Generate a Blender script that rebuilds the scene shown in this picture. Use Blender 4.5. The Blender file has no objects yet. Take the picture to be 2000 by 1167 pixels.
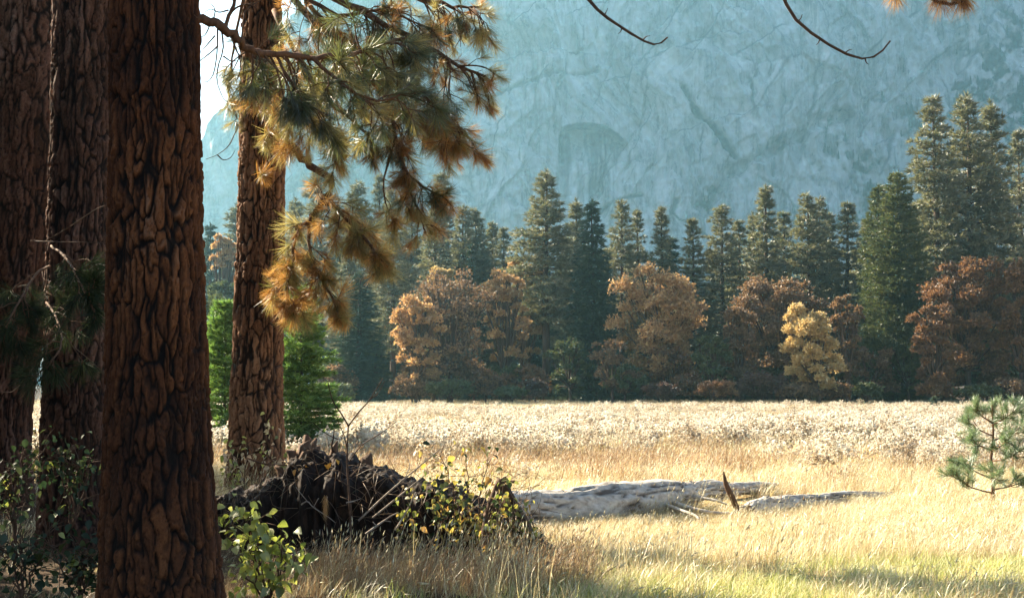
import bpy, math, random
import numpy as np
from mathutils import Vector, Matrix, Quaternion

random.seed(7)
rng = np.random.default_rng(7)
sc = bpy.context.scene
col = sc.collection
R = math.radians

# ------------------------------------------------------------------ camera
EYE = 1.6
PITCH = R(3.35)
FPX = 2778.0                      # 50 mm lens on 36 mm film, in pixels of a 2000 px wide picture
cam_d = bpy.data.cameras.new('camera')
cam_d.lens = 50.0
cam_d.sensor_width = 36.0
cam_d.clip_start = 0.1
cam_d.clip_end = 6000.0
cam = bpy.data.objects.new('camera', cam_d)
col.objects.link(cam)
cam.location = (0, 0, EYE)
cam.rotation_euler = (math.pi / 2 + PITCH, 0, 0)
sc.camera = cam

# ------------------------------------------------------------------ sky, sun, exposure
SUN_AZ, SUN_EL = R(-50.0), R(31.5)
world = bpy.data.worlds.new('World')
sc.world = world
world.use_nodes = True
wn = world.node_tree
sky = wn.nodes.new('ShaderNodeTexSky')
sky.sky_type = 'NISHITA'
sky.sun_disc = False
sky.sun_elevation = SUN_EL
sky.sun_rotation = SUN_AZ
sky.air_density = 1.0
sky.dust_density = 2.5
sky.ozone_density = 2.0
wn.nodes['Background'].inputs['Strength'].default_value = 0.07
wn.links.new(sky.outputs['Color'], wn.nodes['Background'].inputs['Color'])

sun_d = bpy.data.lights.new('sun', 'SUN')
sun_d.energy = 5.0
sun_d.angle = R(0.55)
sun_d.color = (1.0, 0.87, 0.66)
sun = bpy.data.objects.new('sun', sun_d)
col.objects.link(sun)
to_sun = Vector((math.sin(SUN_AZ) * math.cos(SUN_EL), math.cos(SUN_AZ) * math.cos(SUN_EL), math.sin(SUN_EL)))
sun.rotation_euler = to_sun.to_track_quat('Z', 'Y').to_euler()
sun.location = (-60, 60, 80)

sc.view_settings.view_transform = 'Standard'
sc.view_settings.look = 'None'
sc.view_settings.exposure = 2.15
sc.view_settings.gamma = 1.0
sc.view_settings.use_curve_mapping = False
sc.cycles.max_bounces = 7
sc.cycles.diffuse_bounces = 3
sc.cycles.glossy_bounces = 2
sc.cycles.transmission_bounces = 4
sc.cycles.transparent_max_bounces = 4
sc.cycles.volume_bounces = 1
sc.cycles.use_adaptive_sampling = False
sc.cycles.sample_clamp_indirect = 4.0

HAZE_DENSITY = 0.00022

# ------------------------------------------------------------------ helpers
def at(px, py, d):
    """the place at depth d (metres along +Y) seen at pixel px, py of the 2000 x 1167 photograph"""
    u = (px - 1000.0) / FPX
    v = (583.5 - py) / FPX
    dy = math.cos(PITCH) - v * math.sin(PITCH)
    dz = math.sin(PITCH) + v * math.cos(PITCH)
    return Vector((u * d / dy, d, EYE + dz * d / dy))

def px_x(px, d):
    return (px - 1000.0) / FPX * d / math.cos(PITCH)

def hash3(ix, iy, iz, s=0):
    h = (ix.astype(np.int64) * 374761393 + iy.astype(np.int64) * 668265263 + iz.astype(np.int64) * 2147483647 + s * 974634521) & 0xFFFFFFFF
    h = ((h ^ (h >> 13)) * 1274126177) & 0xFFFFFFFF
    h = ((h ^ (h >> 16)) * 2246822519) & 0xFFFFFFFF
    return ((h ^ (h >> 15)) & 0xFFFFFF) / float(0xFFFFFF)

def vnoise(p, s=0):
    f = np.floor(p)
    t = p - f
    t = t * t * (3 - 2 * t)
    i = f.astype(np.int64)
    out = 0
    for a in (0, 1):
        wa = t[:, 0] if a else 1 - t[:, 0]
        for b in (0, 1):
            wb = t[:, 1] if b else 1 - t[:, 1]
            for c in (0, 1):
                wc = t[:, 2] if c else 1 - t[:, 2]
                out = out + wa * wb * wc * hash3(i[:, 0] + a, i[:, 1] + b, i[:, 2] + c, s)
    return out

def fbm(p, octaves=4, s=0, gain=0.5):
    out, amp, tot = 0, 1.0, 0
    q = np.array(p, dtype=float)
    for o in range(octaves):
        out = out + amp * vnoise(q, s + o * 17)
        tot += amp
        amp *= gain
        q = q * 2.03 + 5.3
    return out / tot

def smooth(a, b, x):
    t = np.clip((x - a) / (b - a), 0, 1)
    return t * t * (3 - 2 * t)

def mesh_np(name, V, F, mat=None, attrs=None, smooth_shade=False, mat_idx=None):
    """V (n,3); F a list of index arrays, each (m,3) or (m,4)"""
    me = bpy.data.meshes.new(name)
    V = np.asarray(V, dtype=np.float32)
    if not isinstance(F, (list, tuple)):
        F = [F]
    F = [np.asarray(f, dtype=np.int32) for f in F if len(f)]
    me.vertices.add(len(V))
    me.vertices.foreach_set('co', V.ravel())
    loops = np.concatenate([f.ravel() for f in F])
    sizes = np.concatenate([np.full(len(f), f.shape[1], dtype=np.int32) for f in F])
    starts = np.concatenate([[0], np.cumsum(sizes)[:-1]]).astype(np.int32)
    me.loops.add(len(loops))
    me.loops.foreach_set('vertex_index', loops)
    me.polygons.add(len(sizes))
    me.polygons.foreach_set('loop_start', starts)
    me.polygons.foreach_set('loop_total', sizes)
    if smooth_shade:
        me.polygons.foreach_set('use_smooth', np.ones(len(sizes), dtype=bool))
    if mat is not None:
        for m in (mat if isinstance(mat, (list, tuple)) else [mat]):
            me.materials.append(m)
    if mat_idx is not None:
        me.polygons.foreach_set('material_index', np.asarray(mat_idx, dtype=np.int32))
    me.update(calc_edges=True)
    for k, a in (attrs or {}).items():
        a = np.asarray(a, dtype=np.float32)
        if a.ndim == 1:
            at_ = me.attributes.new(k, 'FLOAT', 'POINT')
            at_.data.foreach_set('value', a)
        else:
            at_ = me.attributes.new(k, 'FLOAT_COLOR', 'POINT')
            at_.data.foreach_set('color', np.concatenate([a, np.ones((len(a), 1), np.float32)], 1).ravel())
    return me

def obj(name, me, parent=None, loc=None, rot=None, scale=None):
    o = bpy.data.objects.new(name, me)
    col.objects.link(o)
    if parent is not None:
        o.parent = parent
    if loc is not None:
        o.location = loc
    if rot is not None:
        o.rotation_euler = rot
    if scale is not None:
        o.scale = scale if hasattr(scale, '__len__') else (scale,) * 3
    return o

def thing(name, label, cat, loc=(0, 0, 0), group=None, rotz=0.0):
    o = obj(name, None, loc=loc, rot=(0, 0, rotz))
    o.empty_display_size = 0.3
    tag(o, label, cat, group)
    return o

def tag(o, label=None, cat=None, group=None, kind=None):
    if label:
        o['label'] = label
    if cat:
        o['category'] = cat
    if group:
        o['group'] = group
    if kind:
        o['kind'] = kind
    return o

class MB:
    """collects tubes and loose faces; mesh() makes ONE mesh of them"""
    def __init__(self):
        self.V, self.F4, self.F3, self.n = [], [], [], 0
        self.A = []

    def add(self, V, F, a=0.0):
        V = np.asarray(V, float)
        F = np.asarray(F, int) + self.n
        (self.F4 if F.shape[1] == 4 else self.F3).append(F)
        self.V.append(V)
        self.A.append(np.broadcast_to(np.asarray(a, float), (len(V),)) if np.ndim(a) < 1 or len(np.atleast_1d(a)) == len(V) else np.full(len(V), a))
        self.n += len(V)

    def tube(self, pts, radii, sides=6, jitter=0.0, a=0.0, seed=0):
        P = np.asarray([tuple(p) for p in pts], float)
        n = len(P)
        rr = np.broadcast_to(np.asarray(radii, float), (n,)) if np.ndim(radii) else np.full(n, float(radii))
        T = np.gradient(P, axis=0)
        T /= np.linalg.norm(T, axis=1, keepdims=True) + 1e-9
        ref = np.array([0.3, 0.2, 1.0]) if abs(T[0, 2]) < 0.8 else np.array([1.0, 0.2, 0.1])
        U = np.cross(T, ref)
        U /= np.linalg.norm(U, axis=1, keepdims=True) + 1e-9
        W = np.cross(T, U)
        ang = np.linspace(0, 2 * math.pi, sides, endpoint=False)
        r = rr[:, None] * np.ones(sides)[None]
        if jitter:
            lr = np.random.default_rng(seed + n)
            r = r * (1 + jitter * lr.uniform(-1, 1, (n, sides)))
        V = P[:, None] + r[..., None] * (np.cos(ang)[None, :, None] * U[:, None] + np.sin(ang)[None, :, None] * W[:, None])
        V = V.reshape(-1, 3)
        i = np.arange(n - 1)[:, None] * sides
        j = np.arange(sides)[None]
        k = (j + 1) % sides
        F = np.stack([i + j, i + k, i + sides + k, i + sides + j], -1).reshape(-1, 4)
        base = self.n
        self.add(V, F, a)
        # end caps
        c = self.n
        self.add(P[[0, -1]], np.zeros((0, 3), int), a)
        caps = []
        for q in range(sides):
            q2 = (q + 1) % sides
            caps.append((c, base + q2, base + q))
            caps.append((c + 1, base + (n - 1) * sides + q, base + (n - 1) * sides + q2))
        self.F3.append(np.array(caps))

    def mesh(self, name, mat, smooth_shade=True):
        V = np.concatenate(self.V)
        F = []
        if self.F4:
            F.append(np.concatenate(self.F4))
        if self.F3:
            f3 = [f for f in self.F3 if len(f)]
            if f3:
                F.append(np.concatenate(f3))
        return mesh_np(name, V, F, mat, {'tone': np.concatenate(self.A)}, smooth_shade)

def curve(pts, n=12):
    """Catmull-Rom through the points"""
    P = np.asarray([tuple(p) for p in pts], float)
    if len(P) == 2:
        t = np.linspace(0, 1, n)[:, None]
        return P[0] * (1 - t) + P[1] * t
    Q = np.vstack([2 * P[0] - P[1], P, 2 * P[-1] - P[-2]])
    s = np.linspace(0, len(P) - 1, n)
    i = np.minimum(s.astype(int), len(P) - 2)
    t = (s - i)[:, None]
    p0, p1, p2, p3 = Q[i], Q[i + 1], Q[i + 2], Q[i + 3]
    return 0.5 * (2 * p1 + (p2 - p0) * t + (2 * p0 - 5 * p1 + 4 * p2 - p3) * t ** 2 + (3 * p1 - p0 - 3 * p2 + p3) * t ** 3)

def unit(a):
    return a / (np.linalg.norm(a, axis=-1, keepdims=True) + 1e-9)

# ------------------------------------------------------------------ materials
def new_mat(name):
    m = bpy.data.materials.new(name)
    m.use_nodes = True
    nt = m.node_tree
    for n in list(nt.nodes):
        nt.nodes.remove(n)
    return m, nt, nt.nodes.new('ShaderNodeOutputMaterial')

def N(nt, kind, **kw):
    n = nt.nodes.new(kind)
    for k, v in kw.items():
        if k.startswith('i_'):
            n.inputs[k[2:].replace('_', ' ')].default_value = v
        else:
            setattr(n, k, v)
    return n

def ramp(nt, stops, fac=None, interp='LINEAR'):
    n = nt.nodes.new('ShaderNodeValToRGB')
    cr = n.color_ramp
    cr.interpolation = interp
    while len(cr.elements) < len(stops):
        cr.elements.new(0.5)
    for e, (p, c) in zip(cr.elements, stops):
        e.position = p
        e.color = (*c, 1)
    if fac is not None:
        nt.links.new(fac, n.inputs['Fac'])
    return n

def leaf_mat(name, stops, trans=0.45, rough=0.55, gloss=0.06, by='RANDOM', trans_tint=None):
    """thin leaf: diffuse and translucent, colour picked from stops by the 'tone' attribute"""
    m, nt, out = new_mat(name)
    a = N(nt, 'ShaderNodeAttribute', attribute_name='tone')
    fac = a.outputs['Fac']
    if by == 'OBJECT':
        oi = N(nt, 'ShaderNodeObjectInfo')
        mm = N(nt, 'ShaderNodeMath', operation='ADD')
        nt.links.new(a.outputs['Fac'], mm.inputs[0])
        sub = N(nt, 'ShaderNodeMath', operation='MULTIPLY_ADD')
        sub.inputs[1].default_value = 0.7
        sub.inputs[2].default_value = -0.35
        nt.links.new(oi.outputs['Random'], sub.inputs[0])
        nt.links.new(sub.outputs[0], mm.inputs[1])
        fac = mm.outputs[0]
    r = ramp(nt, stops, fac)
    d = N(nt, 'ShaderNodeBsdfDiffuse')
    t = N(nt, 'ShaderNodeBsdfTranslucent')
    nt.links.new(r.outputs[0], d.inputs['Color'])
    if trans_tint:
        mx = N(nt, 'ShaderNodeMix', data_type='RGBA', blend_type='MULTIPLY')
        mx.inputs['Factor'].default_value = 1.0
        nt.links.new(r.outputs[0], mx.inputs['A'])
        mx.inputs['B'].default_value = (*trans_tint, 1)
        nt.links.new(mx.outputs['Result'], t.inputs['Color'])
    else:
        nt.links.new(r.outputs[0], t.inputs['Color'])
    mix = N(nt, 'ShaderNodeMixShader')
    mix.inputs[0].default_value = trans
    nt.links.new(d.outputs[0], mix.inputs[1])
    nt.links.new(t.outputs[0], mix.inputs[2])
    g = N(nt, 'ShaderNodeBsdfGlossy')
    g.inputs['Roughness'].default_value = rough
    g.inputs['Color'].default_value = (1, 1, 1, 1)
    mix2 = N(nt, 'ShaderNodeMixShader')
    mix2.inputs[0].default_value = gloss
    nt.links.new(mix.outputs[0], mix2.inputs[1])
    nt.links.new(g.outputs[0], mix2.inputs[2])
    nt.links.new(mix2.outputs[0], out.inputs['Surface'])
    return m

def wood_mat(name, c1, c2, scale=6.0, stretch=(1, 1, 0.12), rough=0.85, bump=0.3, third=None):
    m, nt, out = new_mat(name)
    tc = N(nt, 'ShaderNodeTexCoord')
    mp = N(nt, 'ShaderNodeMapping')
    mp.inputs['Scale'].default_value = stretch
    nt.links.new(tc.outputs['Object'], mp.inputs['Vector'])
    no = N(nt, 'ShaderNodeTexNoise')
    no.inputs['Scale'].default_value = scale
    no.inputs['Detail'].default_value = 6
    no.inputs['Roughness'].default_value = 0.65
    nt.links.new(mp.outputs[0], no.inputs['Vector'])
    st = [(0.3, c1), (0.7, c2)]
    if third:
        st = [(0.25, c1), (0.5, third), (0.72, c2)]
    r = ramp(nt, st, no.outputs['Fac'])
    p = N(nt, 'ShaderNodeBsdfPrincipled')
    p.inputs['Roughness'].default_value = rough
    p.inputs['Specular IOR Level'].default_value = 0.2
    nt.links.new(r.outputs[0], p.inputs['Base Color'])
    b = N(nt, 'ShaderNodeBump')
    b.inputs['Strength'].default_value = bump
    b.inputs['Distance'].default_value = 0.02
    nt.links.new(no.outputs['Fac'], b.inputs['Height'])
    nt.links.new(b.outputs[0], p.inputs['Normal'])
    nt.links.new(p.outputs[0], out.inputs['Surface'])
    return m

M = {}
# needles of far conifers: dull olive greens, browner and bluer ones beside each other
M['pine_far'] = leaf_mat('far_pine_needles', [(0.0, (0.07, 0.08, 0.03)), (0.5, (0.15, 0.148, 0.06)), (1.0, (0.28, 0.25, 0.12))], trans=0.4, gloss=0.10, rough=0.6)
M['fir_far'] = leaf_mat('far_fir_needles', [(0.0, (0.025, 0.045, 0.025)), (0.5, (0.045, 0.075, 0.038)), (1.0, (0.08, 0.11, 0.055))], trans=0.25, gloss=0.06)
M['cedar_far'] = leaf_mat('cedar_sprays', [(0.0, (0.055, 0.075, 0.020)), (0.5, (0.09, 0.11, 0.03)), (1.0, (0.15, 0.15, 0.04))], trans=0.3, gloss=0.06)
M['oak_orange'] = leaf_mat('orange_oak_leaves', [(0.0, (0.32, 0.165, 0.06)), (0.5, (0.54, 0.32, 0.125)), (1.0, (0.70, 0.50, 0.22))], trans=0.5)
M['oak_yellow'] = leaf_mat('yellow_oak_leaves', [(0.0, (0.46, 0.30, 0.11)), (0.5, (0.62, 0.45, 0.18)), (1.0, (0.74, 0.60, 0.30))], trans=0.4)
M['oak_brown'] = leaf_mat('brown_oak_leaves', [(0.0, (0.12, 0.065, 0.03)), (0.5, (0.22, 0.125, 0.055)), (1.0, (0.38, 0.23, 0.10))], trans=0.42)
M['oak_rust'] = leaf_mat('rust_oak_leaves', [(0.0, (0.11, 0.05, 0.02)), (0.5, (0.21, 0.10, 0.036)), (1.0, (0.37, 0.19, 0.065))], trans=0.42)
M['oak_olive'] = leaf_mat('olive_leaves', [(0.0, (0.05, 0.07, 0.02)), (0.5, (0.09, 0.11, 0.03)), (1.0, (0.15, 0.16, 0.05))], trans=0.35)
M['red_bush'] = leaf_mat('red_bush_leaves', [(0.0, (0.05, 0.024, 0.016)), (0.5, (0.09, 0.04, 0.024)), (1.0, (0.14, 0.07, 0.035))], trans=0.3)
M['far_bark'] = wood_mat('far_bark', (0.05, 0.035, 0.028), (0.13, 0.085, 0.06), scale=3)
M['limb_bark'] = wood_mat('limb_bark', (0.07, 0.035, 0.02), (0.19, 0.10, 0.055), scale=22, stretch=(1, 1, 0.4), bump=0.6)
M['twig'] = wood_mat('twig_bark', (0.05, 0.03, 0.02), (0.14, 0.08, 0.05), scale=30, stretch=(1, 1, 1))

# ------------------------------------------------------------------ ground
def ground_h(x, y):
    x = np.asarray(x, float)
    y = np.asarray(y, float)
    h = 0.46 * np.exp(-(((x + 4.2) / 3.4) ** 2 + ((y - 16.5) / 2.6) ** 2))
    near = smooth(60, 15, y)
    p = np.stack([x * 0.22, y * 0.22, 0 * x], -1).reshape(-1, 3)
    h = h + ((fbm(p, 3, 5) - 0.5) * 0.30 * 1.0).reshape(x.shape) * (0.35 + 0.65 * near)
    # the bare bank the root plate was torn from
    h = h + 0.12 * np.exp(-(((x + 1.6) / 1.3) ** 2 + ((y - 13.6) / 1.0) ** 2))
    h = h - 0.40 * smooth(24, 105, y)
    return h

def gh(x, y):
    return float(ground_h(np.array([x]), np.array([y]))[0])

def build_ground():
    s = np.linspace(-1, 1, 260)
    gx = np.sinh(s * 4.6) / np.sinh(4.6) * 900
    t = np.linspace(0, 1, 330)
    gy = -60 + 0 * t
    gy = np.concatenate([np.linspace(-60, 2, 14)[:-1], 2 + (np.exp(np.linspace(0, math.log(1400 / 12 + 1), 320)) - 1) * 12])
    X, Y = np.meshgrid(gx, gy)
    Z = ground_h(X, Y)
    nx, ny = len(gx), len(gy)
    V = np.stack([X, Y, Z], -1).reshape(-1, 3)
    i = np.arange(ny - 1)[:, None] * nx
    j = np.arange(nx - 1)[None]
    F = np.stack([i + j, i + j + 1, i + nx + j + 1, i + nx + j], -1).reshape(-1, 4)
    x, y = V[:, 0], V[:, 1]
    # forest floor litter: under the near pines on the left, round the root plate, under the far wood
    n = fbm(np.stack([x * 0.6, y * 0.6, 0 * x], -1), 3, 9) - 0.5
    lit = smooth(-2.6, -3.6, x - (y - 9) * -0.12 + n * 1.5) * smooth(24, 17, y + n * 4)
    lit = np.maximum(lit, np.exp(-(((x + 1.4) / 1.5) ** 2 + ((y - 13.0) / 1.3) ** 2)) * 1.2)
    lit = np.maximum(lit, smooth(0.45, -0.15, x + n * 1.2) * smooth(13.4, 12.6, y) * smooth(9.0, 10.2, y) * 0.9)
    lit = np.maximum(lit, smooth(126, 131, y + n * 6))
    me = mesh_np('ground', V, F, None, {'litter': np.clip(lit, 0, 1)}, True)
    m, nt, out = new_mat('meadow_soil')
    tc = N(nt, 'ShaderNodeTexCoord')
    n1 = N(nt, 'ShaderNodeTexNoise'); n1.inputs['Scale'].default_value = 1.3; n1.inputs['Detail'].default_value = 8; n1.inputs['Roughness'].default_value = 0.7
    nt.links.new(tc.outputs['Object'], n1.inputs['Vector'])
    n2 = N(nt, 'ShaderNodeTexNoise'); n2.inputs['Scale'].default_value = 30; n2.inputs['Detail'].default_value = 5
    nt.links.new(tc.outputs['Object'], n2.inputs['Vector'])
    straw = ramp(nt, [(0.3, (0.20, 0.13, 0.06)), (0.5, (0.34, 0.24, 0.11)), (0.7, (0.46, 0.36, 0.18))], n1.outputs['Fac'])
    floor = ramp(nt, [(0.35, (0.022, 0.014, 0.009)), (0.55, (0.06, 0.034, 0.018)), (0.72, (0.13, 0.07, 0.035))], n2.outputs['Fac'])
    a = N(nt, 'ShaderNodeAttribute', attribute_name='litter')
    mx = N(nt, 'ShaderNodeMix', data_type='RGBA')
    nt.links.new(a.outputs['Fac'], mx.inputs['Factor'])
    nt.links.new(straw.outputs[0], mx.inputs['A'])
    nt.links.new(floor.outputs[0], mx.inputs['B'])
    p = N(nt, 'ShaderNodeBsdfPrincipled'); p.inputs['Roughness'].default_value = 0.95; p.inputs['Specular IOR Level'].default_value = 0.1
    nt.links.new(mx.outputs['Result'], p.inputs['Base Color'])
    b = N(nt, 'ShaderNodeBump'); b.inputs['Strength'].default_value = 0.6; b.inputs['Distance'].default_value = 0.05
    nt.links.new(n2.outputs['Fac'], b.inputs['Height'])
    nt.links.new(b.outputs[0], p.inputs['Normal'])
    nt.links.new(p.outputs[0], out.inputs['Surface'])
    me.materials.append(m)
    tag(obj('ground', me), kind='structure')

build_ground()

# ------------------------------------------------------------------ cliff
CLIFF_Y = 1000.0

def build_cliff():
    xs = np.concatenate([np.linspace(-420, -240, 70)[:-1], np.linspace(-240, 420, 820), np.linspace(420, 640, 60)[1:]])
    nz = 330
    ts = np.linspace(0, 1, nz)
    X, T = np.meshgrid(xs, ts)
    # height of the rim: falls away at the left, over the top of the picture elsewhere
    rim = np.interp(xs, [-420, -330, -262, -232, -221, -205, -190, -172, -150, -120, 0, 640], [6, 30, 95, 150, 186, 212, 240, 268, 300, 322, 330, 330])
    rn = fbm(np.stack([xs * 0.05, 0 * xs, 0 * xs], -1), 4, 3) - 0.5
    rim = np.maximum(rim + rn * 26, 3)
    Z = T * rim[None] - 4
    P = np.stack([X.ravel(), 0 * X.ravel(), Z.ravel()], -1)
    x, z = X.ravel(), Z.ravel()
    # lean back, big bays and buttresses
    D = z * 0.16 + ((z / 330.0) ** 2) * 20
    wx = x + (fbm(P * 0.012, 3, 41) - 0.5) * 60
    wz = z + (fbm(P * 0.012, 3, 42) - 0.5) * 60
    D = D + (fbm(np.stack([wx * 0.010, 0 * x, wz * 0.004], -1), 4, 1) - 0.5) * 75
    # flutes: stretched up and down
    fl = fbm(np.stack([(wx + 0.12 * z) * 0.06, 0 * x, wz * 0.010], -1), 5, 2)
    D = D + (np.abs(fl - 0.5) * 2) * 9
    # exfoliated slabs: cells with a step at each edge, tilted to the upper right
    def cells(sx, sz, rot, seed):
        c, s = math.cos(rot), math.sin(rot)
        a = (wx * c + wz * s) / sx
        b = (-wx * s + wz * c) / sz
        ia, ib = np.floor(a), np.floor(b)
        best = np.full(len(a), 9.0); second = best.copy(); val = np.zeros(len(a))
        for da in (-1, 0, 1):
            for db in (-1, 0, 1):
                ca, cb = ia + da, ib + db
                pa = ca + hash3(ca, cb, 0 * ca, seed); pb = cb + hash3(ca, cb, 0 * ca + 1, seed)
                d = np.hypot(a - pa, b - pb)
                h = hash3(ca, cb, 0 * ca + 2, seed)
                closer = d < best
                second = np.where(closer, best, np.minimum(second, d))
                val = np.where(closer, h, val)
                best = np.where(closer, d, best)
        return val, second - best
    v1, e1 = cells(62, 110, R(-28), 11)
    v2, e2 = cells(20, 44, R(-24), 12)
    v3, e3 = cells(7, 16, R(-30), 13)
    D = D + (v1 - 0.5) * 12 + (v2 - 0.5) * 6 + (v3 - 0.5) * 2.5 + (fbm(P * 0.25, 4, 4) - 0.5) * 5
    st_ = fbm(np.stack([(wx * 0.82 + wz * 0.42) * 0.16, 0 * x, (-wx * 0.42 + wz * 0.82) * 0.022], -1), 5, 31)
    D = D + (st_ - 0.5) * 12
    # the arch: an alcove under a curved roof
    cx, cz = px_x(1168, CLIFF_Y), at(1168, 262, CLIFF_Y).z
    hw, hh = 26.0, 13.0
    u = (x - cx) / hw
    roof = cz + hh * np.sqrt(np.clip(1 - u ** 2 * 0.92, 0, 1)) - 1.5 * u * 3
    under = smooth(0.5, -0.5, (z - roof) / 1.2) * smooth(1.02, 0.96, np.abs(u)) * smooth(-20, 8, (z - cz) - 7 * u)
    D = D + under * 20
    # the dark cleft running down to the right from the middle
    def groove(pts, w, depth):
        nonlocal D
        best = np.full(len(x), 1e9)
        for (p, q) in zip(pts[:-1], pts[1:]):
            ax, az = px_x(p[0], CLIFF_Y), at(p[0], p[1], CLIFF_Y).z
            bx, bz = px_x(q[0], CLIFF_Y), at(q[0], q[1], CLIFF_Y).z
            L2 = (bx - ax) ** 2 + (bz - az) ** 2
            t = np.clip(((x - ax) * (bx - ax) + (z - az) * (bz - az)) / L2, 0, 1)
            best = np.minimum(best, np.hypot(x - ax - t * (bx - ax), z - az - t * (bz - az)))
        jag = (fbm(P * 0.12, 3, 8) - 0.5) * w * 1.6
        g = smooth(w, 0, best + jag)
        D = D + g * depth
        return g
    g1 = groove([(1352, 150), (1370, 185), (1405, 225), (1440, 275), (1455, 292)], 4.0, 9)
    g2 = groove([(1690, 190), (1590, 240), (1500, 290), (1440, 330), (1380, 400)], 8.0, 10)
    g3 = groove([(1262, 370), (1215, 378), (1180, 400), (1150, 418)], 2.2, 5)
    g4 = groove([(1330, 385), (1312, 420), (1305, 450)], 2.5, 5)
    g5 = groove([(900, 190), (990, 150), (1080, 118), (1180, 105)], 3.0, 5)
    # long exfoliation edges and cracks, mostly rising to the upper right
    lr = np.random.default_rng(77)
    rnd = np.zeros(len(x))
    for q in range(95):
        ax, az = lr.uniform(-230, 400), lr.uniform(20, 300)
        ang = R(lr.choice([lr.normal(58, 10), lr.normal(84, 6), lr.normal(20, 14), lr.normal(125, 10)], p=[0.5, 0.25, 0.15, 0.10]))
        Lq = lr.uniform(18, 110); wq = lr.uniform(0.9, 2.4)
        u_ = (x - ax) * math.cos(ang) + (z - az) * math.sin(ang)
        v_ = -(x - ax) * math.sin(ang) + (z - az) * math.cos(ang)
        m_ = (u_ > -5) & (u_ < Lq + 5) & (np.abs(v_) < 30)
        if not m_.any():
            continue
        um, vm = u_[m_], v_[m_]
        bow = lr.normal(0, 0.0025) * (um - Lq / 2) ** 2
        vm = vm - bow + (fbm(P[m_] * 0.10, 3, 100 + q) - 0.5) * 7
        ends = smooth(0, 0.25 * Lq, um) * smooth(Lq, 0.75 * Lq, um)
        step = smooth(-0.6, 0.6, vm) * smooth(lr.uniform(10, 26), 0, vm)
        D[m_] += step * ends * lr.uniform(2, 7)
        rnd[m_] = np.maximum(rnd[m_], smooth(wq, 0, np.abs(vm)) * ends * lr.uniform(0.5, 1.0))
    # brushy ledges low on the right: rougher, darker ground
    lowr = smooth(-60, 60, (x - 120) * 0.75 - (z - 95)) * smooth(60, 110, x)
    fn = fbm(np.stack([x * 0.05, 0 * x, z * 0.05], -1), 4, 23)
    veg = np.clip(smooth(0.50, 0.62, fn) * lowr + smooth(0.42, 0.6, fn) * g2 * 1.2 + g1 * 0.5, 0, 1) * smooth(0.40, 0.58, fbm(P * 0.16, 3, 55))
    D = D + veg * (fbm(P * 0.35, 3, 29) - 0.5) * 6
    Yv = CLIFF_Y + D
    # foot: talus apron comes forward
    foot = smooth(26, 0, z)
    Yv = Yv - foot * 40
    V = np.stack([x, Yv, z], -1)
    nx = len(xs)
    # the top runs back as a rounded shoulder so that it is a solid body of rock
    rows = [V.reshape(nz, nx, 3)]
    last = rows[0][-1]
    for k, (dy, dz) in enumerate(((12, 2), (45, 6), (140, 0), (300, -20))):
        r_ = last.copy()
        r_[:, 1] += dy
        r_[:, 2] = np.maximum(r_[:, 2] + dz, -3)
        rows.append(r_[None])
    V = np.concatenate([a.reshape(-1, nx, 3) for a in rows])
    nr = V.shape[0]
    V = V.reshape(-1, 3)
    i = np.arange(nr - 1)[:, None] * nx
    j = np.arange(nx - 1)[None]
    F = np.stack([i + j, i + j + 1, i + nx + j + 1, i + nx + j], -1).reshape(-1, 4)
    pad = np.zeros(4 * nx)
    brk = smooth(0.45, 0.6, fbm(P * 0.05, 4, 33))
    pale = smooth(0.72, 0.98, v2) * smooth(0.0, 0.3, e2) * 0.6 * brk + smooth(0.75, 1, v3) * 0.4 * brk + smooth(0.55, 0.75, st_) * 0.5
    dark = smooth(0.05, 0.0, e1) * 0.5 * smooth(0.5, 0.62, fbm(P * 0.03, 3, 35)) + smooth(0.47, 0.30, st_) * 0.25
    dark = np.maximum(dark, np.maximum.reduce([g1, g3 * 0.8, g4 * 0.8, g5 * 0.6]))
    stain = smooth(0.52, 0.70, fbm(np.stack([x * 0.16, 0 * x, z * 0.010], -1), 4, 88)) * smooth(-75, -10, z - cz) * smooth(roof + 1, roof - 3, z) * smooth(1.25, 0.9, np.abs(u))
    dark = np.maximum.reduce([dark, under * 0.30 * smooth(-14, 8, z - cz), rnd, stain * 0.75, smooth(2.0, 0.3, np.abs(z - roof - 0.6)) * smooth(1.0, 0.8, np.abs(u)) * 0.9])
    me = mesh_np('granite_cliff', V, F, None, {
        'veg': np.concatenate([veg, pad]), 'pale': np.concatenate([np.clip(pale, 0, 1), pad]), 'crack': np.concatenate([dark, pad])}, False)
    m, nt, out = new_mat('granite')
    tc = N(nt, 'ShaderNodeTexCoord')
    mp = N(nt, 'ShaderNodeMapping'); mp.inputs['Scale'].default_value = (0.16, 0.16, 0.010)
    nt.links.new(tc.outputs['Object'], mp.inputs['Vector'])
    st = N(nt, 'ShaderNodeTexNoise'); st.inputs['Scale'].default_value = 1.0; st.inputs['Detail'].default_value = 8; st.inputs['Roughness'].default_value = 0.7
    nt.links.new(mp.outputs[0], st.inputs['Vector'])
    no = N(nt, 'ShaderNodeTexNoise'); no.inputs['Scale'].default_value = 0.045; no.inputs['Detail'].default_value = 10; no.inputs['Roughness'].default_value = 0.72
    nt.links.new(tc.outputs['Object'], no.inputs['Vector'])
    r1 = ramp(nt, [(0.36, (0.30, 0.30, 0.295)), (0.5, (0.43, 0.425, 0.415)), (0.62, (0.52, 0.51, 0.50))], no.outputs['Fac'])
    r2 = ramp(nt, [(0.36, (0.40, 0.40, 0.40)), (0.54, (1, 1, 1))], st.outputs['Fac'])
    mul = N(nt, 'ShaderNodeMix', data_type='RGBA', blend_type='MULTIPLY'); mul.inputs['Factor'].default_value = 1
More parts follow.
